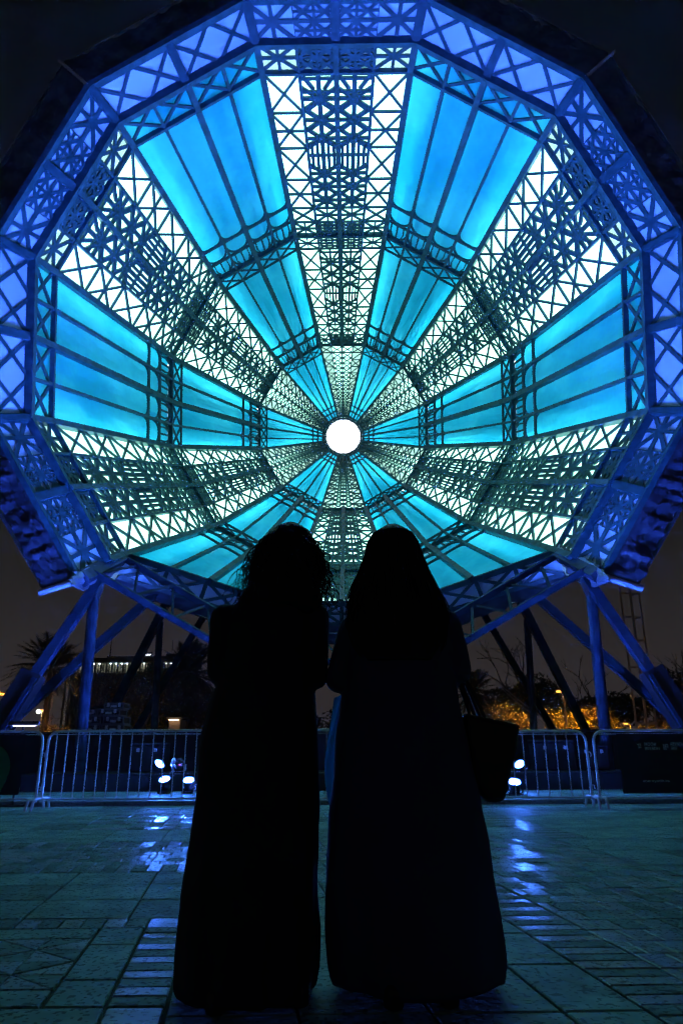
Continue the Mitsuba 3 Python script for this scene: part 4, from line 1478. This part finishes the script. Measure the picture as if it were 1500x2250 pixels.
def leaves(c, r, n, size, seed=0, lumps=9, inner=.55):
    """Many small leaf faces in clumps through a crown's volume."""
    rg = np.random.default_rng(seed)
    c, r = np.array(c, float), np.array(r, float)
    lc = rg.normal(size=(lumps, 3))
    lc /= np.linalg.norm(lc, axis=1, keepdims=True)
    lc *= rg.uniform(.35, .8, (lumps, 1))
    lc[:, 2] = np.abs(lc[:, 2])*.9-.25
    lr = rg.uniform(.30, .52, lumps)
    w = rg.integers(0, lumps, n)
    d = rg.normal(size=(n, 3))
    d /= np.linalg.norm(d, axis=1, keepdims=True)
    P = lc[w]+d*(lr[w]*rg.uniform(inner, 1.05, n)**.6)[:, None]
    P = c+P*r
    a = rg.normal(size=(n, 3)); a /= np.linalg.norm(a, axis=1, keepdims=True)
    b = np.cross(a, rg.normal(size=(n, 3))); b /= np.linalg.norm(b, axis=1, keepdims=True)
    s = size*rg.uniform(.6, 1.3, n)[:, None]
    V = np.stack([P-a*s, P+b*s*.45, P+a*s, P-b*s*.45], 1).reshape(-1, 3)
    i = np.arange(n)[:, None]*4
    return trimesh.Trimesh(V, np.vstack([i+[0, 1, 2], i+[0, 2, 3]]), process=False)


def branches(base, h, r, depth, rg, spread=.55, up=.5, first=None, n=3):
    """A trunk that forks again and again into tapering limbs."""
    ms = []

    def grow(p, d, L, rad, lev):
        q = p+d*L+rg.normal(0, .05*L, 3)
        mid = (p+q)/2+rg.normal(0, .06*L, 3)
        ms.append(tube([p, mid, q], [rad, rad*.82, rad*.65], 5 if lev < 2 else 4, caps=False))
        if lev >= depth:
            return
        for _ in range(rg.integers(2, n+1)):
            e = nrm(d+rg.normal(0, spread, 3)+np.array([0, 0, up*.3]))
            grow(q, e, L*rg.uniform(.62, .86), rad*.62, lev+1)
    grow(np.array(base, float), np.array([0, 0, 1.]), first or h*.3, r, 0)
    return cat(ms)


def leafy_tree(name, label, catg, x, y, h, rx, rz, mat, n, size, seed, group=None, trunk=True, zc=None, bark='bark'):
    k = thing(name, label, catg, group)
    zc = zc if zc is not None else h-rz
    put('crown', leaves((x, y, zc), (rx, rx*.8, rz), n, size, seed, 13), mat, k)
    rg = np.random.default_rng(seed+1)
    put('trunk', branches((x, y, .03), h, .12*h/5, 4, rg, .5, .6, first=max(.5, (zc-rz*.35))), bark, k, smooth=True)
    return k


def bare_tree(label, x, y, h, seed, mat='bark', depth=6, haze=None):
    k = thing('bare_tree', label, 'tree')
    rg = np.random.default_rng(seed)
    put('branches', branches((x, y, .03), h, .035*h, depth, rg, .5, .75, first=h*.26), mat, k, smooth=True)
    if haze:
        put('twigs', leaves((x, y, h*.62), (h*.48, h*.4, h*.42), haze, .06, seed, 12, .2), 'leaf_grey', k)
    return k


def palm(label, x, y, h, fl, n, seed, group='palms beyond the stage'):
    k = thing('palm', label, 'palm tree', group)
    rg = np.random.default_rng(seed)
    zs = np.linspace(0, h, 26)
    rr = .2+.03*np.sin(zs*19)+.05*(zs > h*.92)
    put('trunk', tube(np.c_[np.full(26, x)+.1*np.sin(zs*.4), np.full(26, y), zs+.03], rr, 9), 'bark', k, smooth=30)
    V, F = [], []
    for i in range(n):
        a, e = rg.uniform(0, 2*np.pi), rg.uniform(-.55, 1.35)
        L = fl*rg.uniform(.8, 1.1)
        d = np.array([math.cos(a), math.sin(a), 0])
        t = np.linspace(0, 1, 24)
        rach = np.array([x, y, h+.05])+d*(L*t*math.cos(e))[:, None]+np.array([0, 0, 1])*(L*t*math.sin(e)-L*.42*t**2*(1.1-.5*math.sin(max(e, 0))))[:, None]
        s = np.cross(d, (0, 0, 1))
        for j in range(3, 24):
            ll = L*.27*math.sin(math.pi*min(1, t[j]*.9+.12))+.05
            fw = nrm(rach[j]-rach[j-1])
            for sd in (-1, 1):
                tip = rach[j]+(s*sd*.8+fw*.62+np.array([0, 0, -.18+rg.normal(0, .08)]))*ll
                m_ = (rach[j-1]+tip)/2
                b = len(V)
                V += [rach[j]-fw*.05, rach[j]+fw*.05, tip]
                F.append([b, b+1, b+2])
        b = len(V)
        for j in range(24):
            V += [rach[j]+s*.02, rach[j]-s*.02]
        for j in range(23):
            F += [[b+2*j, b+2*j+1, b+2*j+3], [b+2*j, b+2*j+3, b+2*j+2]]
    put('crown', trimesh.Trimesh(np.array(V), F, process=False), 'palm_leaf', k)
    return k


palm('palm on the far left behind the leg of the dome', -18.8, 45., 5.6, 3.0, 84, 1)
palm('tall palm just left of the curly-haired woman', -8.3, 38., 4.5, 2.4, 90, 2)
palm('palm rising right beside the right woman\'s sleeve', 8.8, 50., 4.3, 2.4, 80, 3)
palm('dark palm between the round posts on the left', -11.6, 44., 4.3, 2.2, 80, 4)
bare_tree('leafless pale tree in front of the amber bushes on the left', -9.6, 28., 3.3, 5, 'pale_bark', 6)
bare_tree('leafless tree with fine twigs behind the flight cases', -10.0, 36., 5.3, 8, 'bark', 7, 2500)
bare_tree('leafless tree with grey twigs below the tall palm, left of the women', -7.0, 32., 3.9, 9, 'bark', 7, 3000)
for i, (lx, ly, h, rx, rz, mt, n, sz, lab) in enumerate((
        (-14.6, 52., 5.2, 3.2, 2.2, 'leaf_dark', 5200, .17, 'dark leafy tree below the lit building, behind the left round post'),
        (-8.8, 50., 5.0, 3.0, 2.1, 'leaf_dark', 5200, .17, 'dark leafy tree between the flight cases and the tall palm'),
        (-4.2, 46., 4.2, 2.6, 1.8, 'leaf_dark', 4200, .16, 'dark leafy tree hidden behind the curly-haired woman'),
        (1.0, 52., 4.4, 2.6, 1.9, 'leaf_dark', 3000, .16, 'dark leafy tree glimpsed between the two women'),
        (9.6, 44., 3.6, 2.0, 1.5, 'leaf_grey', 6500, .11, 'pale grey-leaved tree right of the handbag straps'),
        (15.6, 62., 7.4, 3.8, 3.0, 'leaf_dark', 5600, .2, 'dark tree behind the amber street lamp on the right'),
        (21.5, 62., 6.6, 4.8, 2.8, 'leaf_dark', 5600, .2, 'dark spreading tree behind the right round post'),
        (28.0, 58., 7.4, 4.2, 3.2, 'leaf_dark', 5600, .2, 'dark tall tree at the right edge above the barrier banner'))):
    leafy_tree('leafy_tree', lab, 'tree', lx, ly, h, rx, rz, mt, n, sz, 40+i)
for i, (lx, ly, h, rx, rz, n, lab) in enumerate((
        (15.2, 47.6, 3.95, 2.9, 2.0, 15000, 'broad bush glowing amber under the street lamp on the right'),
        (22.1, 50.2, 3.2, 2.3, 1.6, 9000, 'amber-lit bush behind the lattice mast on the right'),
        (22.0, 46., 3.7, 1.3, 1.3, 3500, 'small yellow-green lit bush at the right edge'),
        (-20.6, 50.5, 2.75, 2.2, 1.35, 7000, 'amber-lit bush on the far left under the lamps'),
        (-16.2, 51., 2.4, 2.0, 1.2, 7000, 'low amber-lit bush left of the flight cases'))):
    leafy_tree('bush', lab, 'bush', lx, ly, h, rx, rz, 'leaf_olive', int(n*2.6), .058, 70+i)
scene['mat_lamp_post'] = two(principled((.4, .32, .2), .5))
for i, (lx, ly, lz, r, L, lab) in enumerate((
        (13.05, 44.2, 4.02, .13, 1., 'brightest amber street lamp, above the broad bush on the right'),
        (13.15, 60., 4.24, .12, .7, 'amber street lamp between the handbag and the first right post'),
        (18.2, 47.6, 2.2, .10, .7, 'low amber lamp just left of the mast'),
        (20.9, 45.2, 3.1, .05, .9, 'tiny amber lamp behind the mast pipes'),
        (-23.9, 49.6, 4.42, .17, 1., 'amber street lamp at the left edge of the picture'),
        (-19.6, 46.4, 3.15, .10, 1.2, 'amber lamp above the bushes on the far left'),
        (-15.2, 48.0, 2.5, .05, 1., 'low amber lamp hidden in the bushes left of the cases'))):
    k = thing('street_lamp', lab, 'street lamp', 'amber street lamps beyond the stage')
    put('post', tube([(lx+.32, ly+.1, .03), (lx+.32, ly+.1, lz-.05)], .06, 8), 'lamp_post', k)
    put('arm', tube([(lx+.32, ly+.1, lz-.06), (lx, ly, lz+.09)], .035, 6), 'lamp_post', k)
    put('hood', trimesh.creation.icosphere(2, r*1.15).apply_transform(trimesh.transformations.scale_and_translate((1.3, 1, .25), (lx, ly, lz+r*.62))), 'lamp_post', k, smooth=True)
    put('lamp', trimesh.creation.icosphere(2, r).apply_transform(trimesh.transformations.scale_and_translate((1.25, 1, .55), (lx, ly, lz))), 'white_fabric', k, smooth=True, emitter=emit(AMBER_L))
    scene['light_of_'+k] = {'type': 'spot', 'intensity': rgb(*[q*L*DIM for q in AMBER_I]), 'cutoff_angle': 84., 'beam_width': 77.,
                            'to_world': T().look_at(origin=[lx-.02, ly-.02, lz-r*.9], target=[lx-.02, ly-.02, 0], up=[0, 1, 0])}
k = thing('street_lamp', 'greenish white lamp left of the amber lamp on the far left', 'street lamp')
put('post', tube([(-25.3, 60.1, .03), (-25.3, 60.1, 3.7)], .06, 8), 'lamp_post', k)
put('lamp', trimesh.creation.icosphere(2, .15).apply_translation((-25.6, 60., 3.75)), 'white_fabric', k, smooth=True, emitter=emit((60., 85., 60.)))

# lit building far behind on the left, with the tower and the sign near it
bd = thing('lit_building', 'long low building on the left with a row of lit bays under its roof', 'building')
bx0, bx1, by = -63., -36.5, 160.
put('wall', bx(bx0, bx1, by+2.2, by+16, 0, 19.3), 'concrete', bd)
put('roof', bevel_box(bx0-.6, bx1+.6, by-.3, by+16.5, 19.3, 20.3, .1), 'concrete', bd)
put('parapet', bx(-56., -42., by+5, by+13, 20.3, 21.3), 'concrete', bd)
nb = 21
pw = (bx1-bx0)/nb
put('sill', bx(bx0-.3, bx1+.3, by-.2, by+2.2, 16.7, 17.0), 'concrete', bd)
for i in range(nb+1):
    put('pier', bx(bx0+i*pw-.16, bx0+i*pw+.16, by-.1, by+.4, 0, 19.3), 'concrete', bd)
for i in range(nb):
    c = bx0+(i+.5)*pw
    if i not in (6, 14):
        put('lamp', bx(c-.22, c+.22, by+1.0, by+1.3, 19.05, 19.2), 'white_fabric', bd, emitter=emit((13., 16.5, 15.))) 
    put('loggia_wall', bx(c-pw*.5+.17, c+pw*.5-.17, by+1.9, by+2.1, 17.0, 19.28), 'tan_wall', bd)
    for q in (-.5, .5):
        put('window', bx(c+q*.56-.2, c+q*.56+.2, by+.1, by+.2, 15.2, 16.4), 'tower_wall', bd)
tw = thing('tower', 'hazy tall tower above the trees on the left', 'building')
put('shaft', bevel_box(-76.6, -72.6, 300, 305, 0, 39, .2), 'tower_wall', tw)
put('mast', tube([(-74.6, 302, 39), (-74.6, 302, 45)], .14, 6), 'tower_wall', tw)
ms_ = thing('roof_mast', 'thin mast above the roof of the lit building', 'mast')
put('pole', tube([(-55.6, 166, 21.3), (-55.6, 166, 27.)], [.16, .05], 6), 'tower_wall', ms_)
sg = thing('roof_sign', 'small glowing white sign above the trees on the left', 'sign')
put('board', bx(-47.5, -44.8, 163, 163.2, 20.35, 22.), 'tower_wall', sg)
strokes = []
for xa, pts in ((-47.3, [(0, .25), (.2, .2), (.35, .35), (.55, .2), (.75, .22), (.8, .42)]), (-46.3, [(0, .45), (.15, .3), (.4, .34), (.5, .6), (.62, .35), (.95, .38), (1.1, .62)])):
    strokes.append(tube([(xa+a*1.05, 162.9, 20.9+b) for a, b in pts], .075, 6))
put('lettering', cat(strokes), 'white_fabric', sg, emitter=emit((3., 3.2, 3.4)))
hut = thing('lit_hut', 'small tan kiosk with a lit wall low behind the barrier, left of the women', 'kiosk')
put('wall', bevel_box(-7.35, -6.85, 30., 31., .0, 1.95, .02), 'tan_wall', hut)
put('roof', bevel_box(-7.45, -6.75, 29.9, 31.1, 1.95, 2.05, .02), 'concrete', hut)
put('lamp', bx(-7.3, -6.9, 29.80, 29.83, 1.9, 1.945), 'white_fabric', hut, emitter=emit((7., 4.6, 2.6)))

# guy ropes right of the women
for (p, q), lab in ((((8.3, 40., 4.25), (6.9, 24., 1.2)), 'upper guy rope slanting down behind the handbag'), (((5.2, 27., 3.55), (6.75, 22.5, 1.17)), 'lower guy rope slanting down behind the handbag')):
    g = thing('guy_rope', lab, 'rope')
    put('rope', tube([p, ((p[0]+q[0])/2, (p[1]+q[1])/2, (p[2]+q[2])/2-.08), q], .011, 5), 'galv', g)

# ------------------------------------------------------------------ the dusty night air
scene['air'] = {'type': 'homogeneous', 'albedo': .95, 'sigma_t': HAZE}
scene['haze'] = {'type': 'cube', 'to_world': T().translate([0, 410, 22.5]).scale([455, 495, 23.6]), 'bsdf': {'type': 'null'}, 'interior': {'type': 'ref', 'id': 'air'}}
scene['camera']['medium'] = {'type': 'ref', 'id': 'air'}
tag('haze', kind='stuff')
